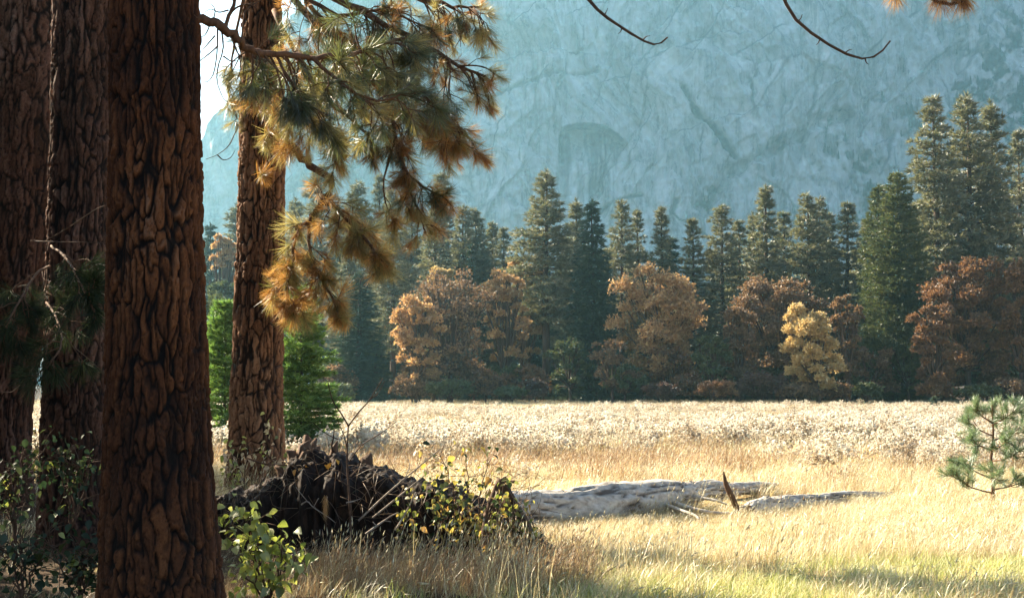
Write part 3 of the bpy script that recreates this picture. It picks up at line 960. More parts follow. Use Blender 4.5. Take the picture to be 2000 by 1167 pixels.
# needle tufts: brushes of long needles round a twig end, along +Z
def tuft_mesh(seed, L, n, openness, width, droop, matname, axis_len=0.10):
    lr = np.random.default_rng(seed)
    t = lr.uniform(0, 1, n) ** 0.8
    az = lr.uniform(0, 6.28, n)
    pol = (openness * (1.15 - 0.75 * t)) * lr.uniform(0.55, 1.15, n)
    d = np.stack([np.sin(pol) * np.cos(az), np.sin(pol) * np.sin(az), np.cos(pol)], -1)
    b = np.stack([0 * t, 0 * t, -axis_len + axis_len * t], -1)
    l = L * lr.uniform(0.75, 1.1, n)
    s = unit(np.cross(d, lr.normal(0, 1, (n, 3)))) * width * 0.5
    mid = b + d * (l * 0.55)[:, None]
    tip = b + d * l[:, None] + np.array([0, 0, -1]) * 0
    side = unit(lr.normal(0, 1, (n, 3)))
    tip = tip + side * (l * 0.10)[:, None]
    V = np.stack([b + s * 0.7, b - s * 0.7, mid - s, mid + s, tip], 1).reshape(-1, 3)
    o = np.arange(n)[:, None] * 5
    F4 = o + np.array([[0, 1, 2, 3]])
    F3 = o + np.array([[3, 2, 4]])
    tone = np.repeat(np.clip(lr.normal(0.5, 0.22, n), 0, 1), 5)
    return mesh_np('needle_tuft', V, [F4, F3], M[matname], {'tone': tone}), V, F4, F3, tone

M['needle_green'] = leaf_mat('green_needles', [(0.0, (0.03, 0.05, 0.012)), (0.5, (0.07, 0.095, 0.022)), (1.0, (0.16, 0.17, 0.05))], trans=0.5, gloss=0.10, rough=0.4, by='OBJECT')
M['needle_olive'] = leaf_mat('yellow_green_needles', [(0.0, (0.12, 0.11, 0.02)), (0.5, (0.27, 0.22, 0.05)), (1.0, (0.46, 0.38, 0.14))], trans=0.6, gloss=0.08, rough=0.4, by='OBJECT')
M['needle_rust'] = leaf_mat('rust_needles', [(0.0, (0.19, 0.08, 0.018)), (0.5, (0.44, 0.215, 0.045)), (1.0, (0.64, 0.40, 0.13))], trans=0.6, gloss=0.06, rough=0.4, by='OBJECT')
M['needle_blue'] = leaf_mat('blue_green_needles', [(0.0, (0.05, 0.10, 0.035)), (0.5, (0.12, 0.20, 0.075)), (1.0, (0.28, 0.35, 0.17))], trans=0.4, gloss=0.10, rough=0.4, by='OBJECT')
M['needle_dark'] = leaf_mat('shade_dark_needles', [(0.0, (0.010, 0.020, 0.007)), (0.5, (0.020, 0.036, 0.012)), (1.0, (0.045, 0.06, 0.02))], trans=0.35, gloss=0.02, by='OBJECT')  # darker copy of the green needles, shade put into the colour
TUFTS = {}
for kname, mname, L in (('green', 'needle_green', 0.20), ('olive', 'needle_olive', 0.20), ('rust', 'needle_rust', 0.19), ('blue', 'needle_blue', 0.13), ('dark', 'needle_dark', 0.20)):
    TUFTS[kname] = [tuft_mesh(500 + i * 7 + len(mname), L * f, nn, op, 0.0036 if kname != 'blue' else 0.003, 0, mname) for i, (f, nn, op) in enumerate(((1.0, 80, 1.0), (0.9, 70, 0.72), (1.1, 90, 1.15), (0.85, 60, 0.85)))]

class PineBuilder:
    """limbs with twigs and needle tufts of one near pine"""
    def __init__(self, root, cap=285):
        self.root, self.cap, self.count, self.spare = root, cap, 0, []

    def tuft(self, parent, pos, d, kind, size=1.0):
        me, V, F4, F3, tone = random.choice(TUFTS[kind])
        d = Vector(d)
        if d.length < 1e-4:
            d = Vector((0, 0, 1))
        q = d.to_track_quat('Z', 'Y')
        s = size * random.uniform(0.75, 1.15)
        loc = self.root.matrix_world.inverted() @ Vector(pos) if False else Vector(pos) - self.root.location
        if self.count < self.cap:
            o = obj('needle_tuft', me, parent)
            o.rotation_mode = 'QUATERNION'
            o.location, o.rotation_quaternion, o.scale = loc, q, (s, s, s)
            self.count += 1
        else:
            mt = np.array((Matrix.Translation(loc) @ q.to_matrix().to_4x4() @ Matrix.Scale(s, 4)))
            self.spare.append((kind, V @ mt[:3, :3].T + mt[:3, 3], F4, F3, tone))

    def finish(self):
        by = {}
        for k, V, F4, F3, tone in self.spare:
            by.setdefault(k, []).append((V, F4, F3, tone))
        for k, L in by.items():
            n, VV, A, B, T = 0, [], [], [], []
            for V, F4, F3, tone in L:
                VV.append(V); A.append(F4 + n); B.append(F3 + n); T.append(tone); n += len(V)
            me = mesh_np('needles', np.concatenate(VV), [np.concatenate(A), np.concatenate(B)], TUFTS[k][0][0].materials[0], {'tone': np.concatenate(T)})
            tag(obj('needles', me, self.root), kind='stuff')

    def limb(self, pts, r0, r1, mat, twigs=0, twig_len=0.6, kinds=('green',), droop=0.5, start=0.25, out=0.6, fork=2, size=1.0, tip=True, lean=None, n=18, bare=0.0, name='branch'):
        """one limb through pts (world), with twigs hanging off it; each twig ends in tufts"""
        P = curve(pts, n)
        off = np.array(self.root.location)
        lr = np.random.default_rng(int(abs(P[0].sum() * 1000)) % 99991 + len(pts))
        P[1:-1] += lr.normal(0, r0 * 0.22, P[1:-1].shape)
        mb = MB()
        mb.tube(P - off, np.linspace(r0, r1, n), 7, 0.12, seed=n)
        tufts = []
        T = unit(np.gradient(P, axis=0))
        def knob(p, r):
            pass
        for k in range(twigs):
            f = start + (1 - start) * (k + lr.uniform(0, 1)) / max(1, twigs)
            i = min(n - 1, int(f * (n - 1)))
            t = T[i]
            side = unit(lr.normal(0, 1, 3) * np.array([1, 0.8, 0.6]))
            d = unit(t * 0.7 + side * out + (np.array(lean) if lean is not None else 0))
            L = twig_len * lr.uniform(0.55, 1.2) * (1.1 - 0.4 * f)
            q = P[i].copy()
            pl = [q.copy()]
            steps = 5
            for s in range(steps):
                d = unit(d + np.array([0, 0, -1]) * droop * 0.45 + lr.normal(0, 0.18, 3))
                if s > steps - 2:
                    d = unit(d + np.array([0, 0, 0.5]) * droop)
                q = q + d * L / steps
                pl.append(q.copy())
            rt = max(0.004, r1 * 0.7)
            mb.tube(curve(pl, 9) - off, np.linspace(rt * 1.2, 0.0035, 9), 5, 0.1)
            if lr.uniform() > bare:
                tufts.append((pl[-1], d))
            for g in range(fork):
                j = lr.integers(1, steps)
                dd = unit((pl[j + 1] - pl[j]) + lr.normal(0, 0.35, 3) * L * 0.5)
                e1 = pl[j] + dd * L * 0.22
                dd = unit(dd + np.array([0, 0, -0.25 * droop]) + lr.normal(0, 0.25, 3))
                e2 = e1 + dd * L * 0.18
                mb.tube([pl[j] - off, e1 - off, e2 - off], [0.005, 0.004, 0.003], 4)
                if lr.uniform() > bare:
                    tufts.append((e2, dd))
        if tip:
            tufts.append((P[-1], T[-1]))
        o = obj(name, mb.mesh(name, mat), self.root)
        for (p, d) in tufts:
            self.tuft(o, p, d, random.choice(kinds), size)
        return o

    def twigs(self, lines, r, mat, name='twig', parent=None):
        off = np.array(self.root.location)
        for L in lines:
            mb = MB()
            P = curve(L, 12)
            mb.tube(P - off, np.linspace(r, r * 0.35, 12), 5, 0.1)
            obj(name, mb.mesh(name, mat), parent or self.root)

def pts(L, d=None):
    return [at(p[0], p[1], p[2] if len(p) > 2 else d) for p in L]

def trunk_stations(L, d, base):
    """L: (px left, px right, py) up the picture -> stations relative to base"""
    out = []
    for a, b, py in L:
        p, q = at(a, py, d), at(b, py, d)
        out.append((p.z - base.z, (p.x + q.x) / 2 - base.x, 0.0, (q.x - p.x) / 2))
    return sorted(out)

# --- big dark trunk, nearest
D1 = 9.0
b1 = Vector((px_x(312, D1), D1, gh(px_x(312, D1), D1)))
tree1 = thing('pine_tree', 'big dark-barked pine trunk nearest the camera, flaring at its foot', 'tree', b1, 'pines in the near shade')
st = trunk_stations([(214, 384, -140), (216, 386, 0), (217, 388, 200), (215, 390, 400), (212, 396, 600), (208, 404, 800), (203, 413, 950), (198, 424, 1080), (192, 436, 1190), (182, 452, 1260)], D1, b1)
obj('trunk', bark_trunk([(-0.35, st[0][1], 0, st[0][3] * 1.08)] + st, 3, 0.066, 0.32, 0.028, M['bark_dark'], dz=0.010, nth=280, top_extra=(19.0, 0.5, 0.2, 0.10)), tree1)
B1 = PineBuilder(tree1, 285)

# --- striped trunk in the middle distance
D2 = 16.0
b2 = at(497, 948, D2)
b2.z = gh(b2.x, D2)
tree2 = thing('pine_tree', 'warm-barked pine at the meadow edge, its branches hanging right', 'tree', b2, 'pines in the near shade')
st = trunk_stations([(482, 545, -160), (474, 548, 0), (472, 553, 180), (468, 556, 300), (464, 555, 450), (460, 553, 600), (454, 552, 750), (449, 553, 850), (443, 556, 920), (436, 562, 960)], D2, b2)
obj('trunk', bark_trunk([(-0.4, st[0][1], 0, st[0][3] * 1.15)] + st, 5, 0.068, 0.25, 0.030, M['bark_warm'], dz=0.012, nth=190, top_extra=(21.0, 0.5, 0.0, 0.08)), tree2)
B2 = PineBuilder(tree2, 290)

# --- two trunks at the left edge
DB = 13.0
bb = at(146, 1020, DB)
bb.z = gh(bb.x, DB)
treeB = thing('pine_tree', 'grey-lit pine trunk directly behind the left side of the big dark trunk', 'tree', bb, 'pines in the near shade')
st = trunk_stations([(112, 224, -130), (106, 220, 0), (100, 218, 250), (94, 214, 500), (88, 209, 750), (82, 207, 900), (74, 210, 1010)], DB, bb)
obj('trunk', bark_trunk([(-0.4, st[0][1], 0, st[0][3] * 1.1)] + st, 8, 0.068, 0.34, 0.028, M['bark_grey'], dz=0.012, nth=200, top_extra=(20.0, 0.4, 0.3, 0.09)), treeB)
DA = 15.0
ba = at(12, 985, DA)
ba.z = gh(ba.x, DA)
treeA = thing('pine_tree', 'pine trunk at the left edge with a sliver of meadow showing beside it', 'tree', ba, 'pines in the near shade')
st = trunk_stations([(-14, 138, -130), (-16, 132, 0), (-18, 122, 250), (-22, 108, 450), (-24, 92, 620), (-36, 68, 720), (-42, 60, 800), (-46, 60, 900), (-52, 66, 990)], DA, ba)
obj('trunk', bark_trunk([(-0.4, st[0][1], 0, st[0][3] * 1.1)] + st, 12, 0.068, 0.34, 0.028, M['bark_grey'], dz=0.014, nth=180, top_extra=(19.0, 1.2, 0.3, 0.09)), treeA)

# crowns of these pines, above the picture
for k, (t, H, st_, rad) in enumerate(((tree1, 19.5, 0.36, 2.0), (tree2, 22.5, 0.36, 2.1), (treeB, 23.5, 0.34, 1.9), (treeA, 24, 0.34, 1.9))):
    tm, cm, H0, R0 = PROTO['pine'][0]
    o = obj('crown', cm, t, scale=(rad / R0, rad / R0, H / H0), rot=(0, 0, k * 1.3), loc=(0.3, 0, 0))

# unseen pines added left of the picture to shade the near trunks
SHADE_PINES = [(-6.6, 12.3, 10.0, 1.25, 1), (-6.2, 10.2, 7.5, 1.5, 1), (-9.2, 13.6, 12.0, 1.7, 3), (-7.6, 12.3, 13.0, 1.6, 3), (-9.9, 17.7, 6.4, 1.4, 1), (-10.4, 18.8, 6.5, 1.5, 3), (-8.4, 19.8, 6.8, 1.5, 1), (-9.6, 8.5, 12.0, 2.2, 0), (-11.0, 13.0, 12.0, 2.3, 3), (-7.0, 6.0, 12.0, 2.2, 1)]
for k, (x, y, H, rad, v) in enumerate(SHADE_PINES):
    tm, cm, H0, R0 = PROTO['pine'][v]
    t = thing('pine_tree', 'unseen pine added outside the left edge to shade the near trunks', 'tree', (x, y, gh(x, y)), 'shade pines added beyond the left edge', rotz=k)
    s = (rad / R0, rad / R0, H / H0)
    obj('trunk', tm, t, scale=s); obj('crown', cm, t, scale=s)

# ------------------------------------------------------------------ limbs and needles in view
LB, TW = M['limb_bark'], M['twig']
G, O, U = 'green', 'olive', 'rust'
# the meadow-edge pine: crooked limb with golden hanging sprays
B2.limb(pts([(545, 262, 15.9), (575, 292, 15.7), (610, 325, 15.5), (645, 352, 15.3), (634, 388, 15.2), (606, 430, 15.1), (578, 446, 15.0)]), 0.05, 0.024, LB, 3, 0.35, (O, U), 0.5, 0.75, n=26, tip=False)
B2.limb(pts([(606, 428, 15.1), (632, 398, 15.0), (664, 412, 14.9), (690, 445, 14.8), (722, 478, 14.7), (748, 512, 14.6)]), 0.028, 0.008, LB, 18, 0.42, (O, U, O), 0.5, 0.2, fork=3)
B2.limb(pts([(604, 432, 15.1), (603, 472, 15.0), (613, 508, 14.95), (628, 545, 14.9), (648, 580, 14.85), (664, 622, 14.8)]), 0.022, 0.007, LB, 14, 0.36, (O, U), 0.6, 0.2, fork=3)
B2.limb(pts([(588, 442, 15.0), (574, 474, 14.95), (570, 520, 14.9), (560, 560, 14.8), (566, 600, 14.8)]), 0.02, 0.007, LB, 13, 0.34, (O, U), 0.5, 0.2, fork=3)
B2.limb(pts([(613, 508, 14.95), (606, 560, 15.0), (588, 600, 15.1), (560, 622, 15.1)]), 0.012, 0.006, LB, 5, 0.3, (U, U, O), 0.4, 0.2, fork=1)
B2.limb(pts([(650, 400, 14.95), (690, 425, 15.0), (715, 450, 15.0), (742, 478, 15.1)]), 0.014, 0.006, LB, 6, 0.36, (O, U), 0.6, 0.2, fork=2)
# upper mass
B2.limb(pts([(545, -70, 16), (620, -20, 15.5), (700, 20, 15), (770, 60, 14.6), (840, 95, 14.4), (900, 128, 14.2), (948, 150, 14.1)]), 0.05, 0.012, LB, 32, 0.62, (G, O, O, U), 0.75, 0.3, fork=3, bare=0.18, size=0.88)
B2.limb(pts([(540, -40, 15.8), (600, 30, 15.3), (660, 75, 14.9), (730, 115, 14.6), (800, 165, 14.4), (860, 215, 14.3), (905, 262, 14.2)]), 0.045, 0.012, LB, 32, 0.58, (G, O, U, U), 0.7, 0.2, fork=3, bare=0.18, size=0.88)
B2.limb(pts([(545, -110, 16.2), (650, -70, 15.8), (750, -25, 15.4), (830, 0, 15), (895, 12, 14.8), (935, 14, 14.7)]), 0.045, 0.01, LB, 22, 0.6, (G, O, O, U), 0.8, 0.4, fork=3, bare=0.18, size=0.88)
B2.limb(pts([(715, 105, 14.7), (748, 170, 14.6), (765, 230, 14.5), (776, 288, 14.4), (792, 332, 14.3), (830, 365, 14.2), (866, 384, 14.1)]), 0.03, 0.009, LB, 20, 0.42, (U, O, U, G), 0.7, 0.2, fork=3)
B2.limb(pts([(776, 288, 14.4), (790, 340, 14.4), (806, 385, 14.3), (820, 425, 14.3), (831, 452, 14.2)]), 0.016, 0.006, LB, 6, 0.32, (U, O), 0.5, 0.3, fork=1)
B2.limb(pts([(772, 270, 14.4), (758, 320, 14.5), (748, 365, 14.5), (760, 415, 14.5), (772, 436, 14.5)]), 0.012, 0.005, LB, 5, 0.3, (U, O), 0.5, 0.4, fork=1)
B2.limb(pts([(535, 20, 15.2), (570, 90, 14.9), (610, 150, 14.7), (650, 205, 14.6), (700, 245, 14.5), (735, 290, 14.4)]), 0.03, 0.008, LB, 24, 0.5, (O, O, U, G), 0.6, 0.1, fork=3, bare=0.18, size=0.88)
B2.limb(pts([(800, 160, 14.4), (840, 190, 14.3), (870, 235, 14.2), (900, 285, 14.1)]), 0.018, 0.007, LB, 14, 0.4, (U, U, O), 0.6, 0.1, fork=3)
B2.limb(pts([(545, 130, 15.4), (570, 190, 15.0), (600, 235, 14.9), (640, 262, 14.8), (668, 310, 14.7)]), 0.018, 0.007, LB, 16, 0.42, (O, O, U), 0.5, 0.1, fork=3)
B2.limb(pts([(555, -60, 15.6), (620, 30, 15.2), (690, 90, 15.0), (745, 150, 14.9), (790, 215, 14.8), (835, 262, 14.7)]), 0.03, 0.008, LB, 24, 0.5, (O, U, U, G), 0.65, 0.1, fork=3, bare=0.18, size=0.88)
B2.limb(pts([(540, -90, 15.4), (580, -30, 15.0), (620, 10, 14.8), (670, 30, 14.6), (730, 20, 14.5), (790, 35, 14.4), (850, 60, 14.4)]), 0.03, 0.008, LB, 24, 0.55, (O, U, G), 0.75, 0.1, fork=3, bare=0.18, size=0.88)
B2.limb(pts([(478, -20, 15.8), (462, 60, 15.5), (452, 120, 15.4), (446, 180, 15.3), (458, 222, 15.3)]), 0.018, 0.007, LB, 7, 0.32, (O, G), 0.5, 0.35, fork=1, lean=(0.1, -0.3, 0))
B2.limb(pts([(500, 200, 15.6), (516, 235, 15.4), (530, 265, 15.3), (548, 285, 15.25)]), 0.012, 0.006, LB, 6, 0.3, (O, O, U), 0.4, 0.1, fork=1)
B2.limb(pts([(505, 320, 15.7), (508, 332, 15.55), (512, 342, 15.4)]), 0.008, 0.005, LB, 2, 0.12, (O, U), 0.4, 0.5, fork=1, n=8)
# bare hooked twig left of the trunk
B2.twigs([pts([(470, 235, 15.8), (458, 262, 15.6), (446, 285, 15.5), (425, 302, 15.4), (402, 311, 15.3)]),
          pts([(424, 302, 15.4), (436, 312, 15.4), (450, 308, 15.4), (459, 294, 15.4)]),
          pts([(640, 352, 15.35), (652, 350, 15.3), (660, 351, 15.3)])], 0.008, TW)
B2.finish()

# the dark trunk's limb: bare near the trunk, dark green beyond
B1.limb(pts([(372, 30, 9.0), (415, 44, 9.05), (445, 62, 9.1), (476, 86, 9.2), (502, 102, 9.3), (545, 105, 9.5), (605, 110, 9.7), (665, 106, 9.9), (725, 96, 10.1), (775, 78, 10.3), (815, 100, 10.4)]), 0.034, 0.010, LB, 34, 0.42, (G, G, G, O), 0.75, 0.38, fork=3, size=0.8, n=40, lean=(0, 0, -0.15))
B1.limb(pts([(606, 110, 9.7), (650, 150, 9.7), (700, 185, 9.75), (760, 195, 9.8), (800, 165, 9.9)]), 0.014, 0.006, LB, 12, 0.34, (G, G, O), 0.7, 0.15, fork=2, size=0.8)
B1.limb(pts([(540, 106, 9.5), (560, 150, 9.5), (600, 200, 9.5), (640, 225, 9.6)]), 0.012, 0.006, LB, 9, 0.32, (G, O), 0.6, 0.15, fork=2, size=0.8)
B1.limb(pts([(438, 58, 9.1), (452, 20, 9.15), (466, -25, 9.2), (478, -80, 9.2)]), 0.014, 0.010, LB, 5, 0.3, (G,), 0.7, 0.2, fork=2, bare=1.0, tip=False)
tw = []
for a in [[(425, 48), (424, 100), (418, 140), (408, 158), (398, 160)], [(432, 55), (436, 95), (426, 130), (424, 160), (436, 192), (446, 200)], [(450, 66), (462, 100), (476, 118), (474, 150)],
          [(412, 44), (402, 66), (392, 74)], [(440, 60), (456, 82), (470, 126), (462, 160)], [(426, 90), (410, 104), (392, 118), (388, 122)], [(436, 110), (452, 120), (462, 118)],
          [(415, 44), (420, 20), (410, 5)], [(420, 70), (404, 88), (394, 100)], [(446, 20), (428, 24), (412, 18), (400, 24)], [(470, 84), (474, 60), (480, 20), (510, 0), (520, -20)], [(500, 100), (508, 120), (490, 150), (478, 158)]]:
    tw.append(pts([(p[0], p[1], 9.1 + 0.05 * i) for i, p in enumerate(a)]))
B1.twigs(tw, 0.006, TW)
B1.finish()

# low branches of the trunk behind it, shade put into their needle colour
BB = PineBuilder(treeB, 80)
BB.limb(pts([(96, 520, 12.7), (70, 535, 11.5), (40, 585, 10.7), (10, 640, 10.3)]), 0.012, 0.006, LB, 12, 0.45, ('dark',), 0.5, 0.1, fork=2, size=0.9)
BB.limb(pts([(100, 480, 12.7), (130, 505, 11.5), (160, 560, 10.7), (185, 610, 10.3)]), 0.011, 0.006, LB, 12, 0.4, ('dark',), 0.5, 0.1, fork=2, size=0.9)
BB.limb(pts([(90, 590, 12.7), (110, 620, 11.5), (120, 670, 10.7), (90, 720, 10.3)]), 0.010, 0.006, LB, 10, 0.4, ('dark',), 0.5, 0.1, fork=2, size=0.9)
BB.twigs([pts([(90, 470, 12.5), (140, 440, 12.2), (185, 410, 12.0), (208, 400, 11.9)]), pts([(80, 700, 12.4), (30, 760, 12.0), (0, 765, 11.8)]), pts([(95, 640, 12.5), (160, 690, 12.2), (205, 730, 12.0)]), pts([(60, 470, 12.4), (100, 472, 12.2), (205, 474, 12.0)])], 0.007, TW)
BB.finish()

# pine outside the right edge whose limb hangs into the top of the picture
xo, yo = 5.2, 4.6
treeO = thing('pine_tree', 'pine with bare curled twigs and rusty needles hanging in at the top right', 'tree', (xo, yo, gh(xo, yo)))
tm, cm, H0, R0 = PROTO['pine'][0]
obj('trunk', tm, treeO, scale=(0.9, 0.9, 0.85)); obj('crown', cm, treeO, scale=(0.9, 0.9, 0.85))
BO = PineBuilder(treeO, 60)
BO.limb([Vector((xo, yo, 4.5)), Vector((4.0, 5.4, 4.75)), at(1900, -130, 6.4), at(1500, -210, 6.8), at(1040, -160, 7.0)], 0.06, 0.014, LB, 0, n=24, tip=False)
BO.twigs([pts([(1060, -166, 7.0), (1110, -60, 7.0), (1150, 0, 7.0), (1180, 30, 7.0), (1215, 54, 7.0), (1255, 79, 7.0), (1284, 87, 7.0), (1304, 73, 7.0)]),
          pts([(1480, -208, 6.8), (1508, -70, 6.9), (1532, 0, 7.0), (1558, 42, 7.0), (1602, 76, 7.0), (1650, 104, 7.0), (1690, 115, 7.0), (1718, 104, 7.0), (1739, 80, 7.0)])], 0.0115, TW)
BO.twigs([pts(L, 7.0) for L in ([(1180, 30), (1184, 24), (1187, 16)], [(1215, 54), (1212, 62), (1207, 66)], [(1255, 79), (1262, 72), (1270, 70)], [(1558, 42), (1564, 36), (1567, 28)], [(1602, 76), (1598, 84), (1594, 88)], [(1650, 104), (1658, 98), (1664, 97)], [(1690, 115), (1692, 122), (1697, 126)])], 0.004, TW)
BO.limb(pts([(1700, -180, 6.6), (1750, -70, 6.7), (1800, -12, 6.8), (1845, 6, 6.8), (1880, 2, 6.8), (1925, -24, 6.8)]), 0.012, 0.006, TW, 0, tip=False)
o_ = [o for o in treeO.children if o.name.startswith('branch')][-1]
for (px, py, dx, dz) in ((1740, -14, 0.0, -1), (1750, -8, 0.15, -1), (1826, 0, -0.3, -1), (1838, 4, -0.05, -1), (1882, 0, 0.25, -1), (1890, 2, 0.05, -1), (1876, 2, -0.05, -1), (1886, 0, 0.4, -1), (1930, -22, 0.6, -0.5), (1970, -24, 0.8, -0.3), (1860, -10, 0.2, -0.6), (1780, -30, -0.6, -0.6)):
    BO.tuft(o_, at(px, py, 6.8), (dx, 0.05, dz), U, 0.62)
BO.finish()

# ------------------------------------------------------------------ uprooted root plate
M['root_earth'] = wood_mat('root_earth', (0.008, 0.005, 0.003), (0.065, 0.034, 0.018), scale=9, stretch=(1, 1, 0.35), bump=1.0, third=(0.020, 0.011, 0.007))
M['root_wood'] = wood_mat('root_wood', (0.05, 0.028, 0.018), (0.17, 0.10, 0.06), scale=18, bump=0.6)
M['stick'] = wood_mat('bleached_stick', (0.20, 0.15, 0.11), (0.44, 0.37, 0.30), scale=25, bump=0.4)
M['log'] = wood_mat('weathered_log', (0.22, 0.18, 0.14), (0.68, 0.63, 0.55), scale=6, stretch=(0.7, 2.5, 2.5), bump=0.9, third=(0.50, 0.45, 0.38))
def log_mat():
    m = M['log']
    nt = m.node_tree
    p = [n for n in nt.nodes if n.type == 'BSDF_PRINCIPLED'][0]
    src = p.inputs['Base Color'].links[0].from_socket
    a = N(nt, 'ShaderNodeAttribute', attribute_name='crack')
    mx = N(nt, 'ShaderNodeMix', data_type='RGBA')
    nt.links.new(a.outputs['Fac'], mx.inputs['Factor'])
    nt.links.new(src, mx.inputs['A'])
    mx.inputs['B'].default_value = (0.055, 0.038, 0.026, 1)
    nt.links.new(mx.outputs['Result'], p.inputs['Base Color'])
log_mat()
M['log_inside'] = wood_mat('rotten_wood', (0.05, 0.028, 0.016), (0.22, 0.12, 0.06), scale=20, bump=0.7)
DM = 13.3
stump = thing('uprooted_stump', 'dark torn root plate of a fallen tree between the striped trunk and the log', 'stump', (-1.5, DM, gh(-1.5, DM)))
def stump_mesh():
    prof = [(418, 968), (450, 962), (490, 958), (525, 942), (560, 925), (574, 895), (590, 880), (615, 884), (640, 888), (668, 886), (690, 902), (720, 912), (750, 918), (785, 938), (815, 945), (850, 946), (885, 950), (920, 972), (960, 990), (1005, 1012), (1050, 1050), (1075, 1085)]
    xs = np.array([at(p[0], p[1], DM).x for p in prof]); zt = np.array([at(p[0], p[1], DM).z for p in prof])
    x = np.linspace(xs[0] - 0.1, xs[-1], 220)
    top = np.interp(x, xs, zt)
    nphi = 70
    phi = np.linspace(0, math.pi, nphi)
    X, PH = np.meshgrid(x, phi, indexing='ij')
    g = ground_h(x, 0 * x + DM) - 0.18
    h = np.maximum(top - g, 0.05)[:, None]
    edge = smooth(0, 0.5, (x - x[0]))[:, None] * smooth(0, 0.4, (x[-1] - x))[:, None]
    y = DM + 0.12 - np.sign(np.cos(PH)) * np.abs(np.cos(PH)) ** 0.8 * (0.62 * edge + 0.1)
    z = g[:, None] + h * np.sin(PH) ** 0.42
    p = np.stack([X, y, z], -1).reshape(-1, 3)
    fib = fbm(p * np.array([14, 5, 2.0]), 4, 61) - 0.5
    big = fbm(p * np.array([2.2, 2.2, 2.2]), 3, 62) - 0.5
    sml = fbm(p * 24, 3, 63) - 0.5
    front = np.cos(PH).ravel()
    p[:, 1] -= front * (fib * 0.42 + big * 0.45 + sml * 0.10)
    p[:, 2] += np.sin(PH).ravel() * (fib * 0.18 + sml * 0.07)
    p -= np.array(stump.location)
    nx = len(x)
    i = np.arange(nx - 1)[:, None] * nphi; j = np.arange(nphi - 1)[None]
    F = np.stack([i + j, i + nphi + j, i + nphi + j + 1, i + j + 1], -1).reshape(-1, 4)
    obj('root_mass', mesh_np('root_mass', p, F, M['root_earth'], None, False), stump)
    lr = np.random.default_rng(5)
    off = np.array(stump.location)
    for k in range(34):
        xx = lr.uniform(xs[0] + 0.3, xs[-1] - 0.4); t = np.interp(xx, xs, zt); g0 = gh(xx, DM)
        z0 = g0 + (t - g0) * lr.uniform(0.25, 0.95); y0 = DM - 0.25
        L = lr.uniform(0.25, 0.6)
        d = unit(np.array([lr.normal(0, 0.6), -0.9, lr.normal(-0.35, 0.6)]))
        P = [np.array([xx, y0 + 0.3, z0])]
        for s in range(5):
            d = unit(d + lr.normal(0, 0.35, 3) + np.array([0, 0.06, -0.20])); P.append(P[-1] + d * L / 5)
        mb = MB(); r_ = lr.uniform(0.008, 0.026)
        mb.tube(curve(P, 10) - off, np.linspace(r_, r_ * 0.3, 10), 6, 0.2)
        obj('root', mb.mesh('root', M['root_wood'] if lr.uniform() < 0.7 else M['root_earth']), stump)
    for k in range(13):
        xx = lr.uniform(at(560, 900, DM).x, at(800, 950, DM).x) if k < 7 else at(585, 880, DM).x + lr.uniform(-0.05, 0.08)
        t = np.interp(xx, xs, zt); hh = lr.uniform(0.01, 0.13) if k != 12 else 0.15; w = lr.uniform(0.02, 0.055); yy = DM + lr.uniform(-0.25, 0.25)
        tip = np.array([xx + lr.normal(0, 0.09), yy + lr.normal(0, 0.04), t + hh])
        mb = MB(); mb.tube(np.array([[xx, yy, t - 0.22], (np.array([xx, yy, t]) + tip) / 2, tip]) - off, [w * 1.3, w * 0.9, w * lr.uniform(0.1, 0.5)], 5, 0.5, seed=k)
        obj('splinter', mb.mesh('splinter', M['root_wood']), stump)
stump_mesh()

def stick(L, d, r, label, name='dead_stick', mat='stick', group='bleached sticks on the root plate', forks=()):
    P = pts([(p[0], p[1], p[2] if len(p) > 2 else d) for p in L])
    base = min(P, key=lambda v: v.z)
    t = thing(name, label, 'stick', base, group)
    mb = MB(); C_ = curve(P, 10); mb.tube(C_ - np.array(base), np.linspace(r, r * 0.4, 10), 6, 0.15)
    obj('stem', mb.mesh('stem', M[mat]), t)
    for f in forks:
        mb = MB(); Q = curve(pts(f, d), 6); mb.tube(Q - np.array(base), np.linspace(r * 0.5, 0.003, 6), 5, 0.1)
        obj('twig', mb.mesh('twig', M[mat]), t)
    return t
stick([(700, 1016), (760, 960), (825, 905), (860, 876)], 12.5, 0.010, 'long straight pale stick slanting up to the right across the root plate', forks=([(790, 935), (800, 910), (796, 895)],))
stick([(728, 1010), (790, 960), (820, 935), (838, 922)], 12.4, 0.009, 'second slanting stick ending in the yellow-leaved vine shrub', forks=())
stick([(714, 1042), (742, 1022), (762, 1008), (778, 1000)], 12.2, 0.011, 'short crooked bleached stick low on the dark face of the root plate', forks=([(735, 1026), (728, 1018)], [(750, 1016), (764, 1018)]))
stick([(676, 981), (690, 978), (704, 973)], 12.2, 0.007, 'tiny pale twig right of the bare sapling stem')
stick([(588, 985), (600, 978), (612, 990), (640, 1008), (655, 1020)], 12.4, 0.007, 'forked pale twig caught on the left part of the dark root face', forks=([(600, 978), (585, 960), (578, 950)], [(612, 990), (622, 972)]))
stick([(560, 1090), (580, 1078), (602, 1070)], 11.6, 0.008, 'pale broken stick below the root plate beside the yellow-green shrub')
stick([(772, 1035), (790, 1005), (805, 975), (812, 960)], 12.3, 0.010, 'grey stick leaning steeply on the right half of the root plate')
stick([(482, 893), (515, 905), (560, 908), (600, 912)], 13.4, 0.010, 'thin brown stick sticking out left from the top of the root plate', mat='root_wood')

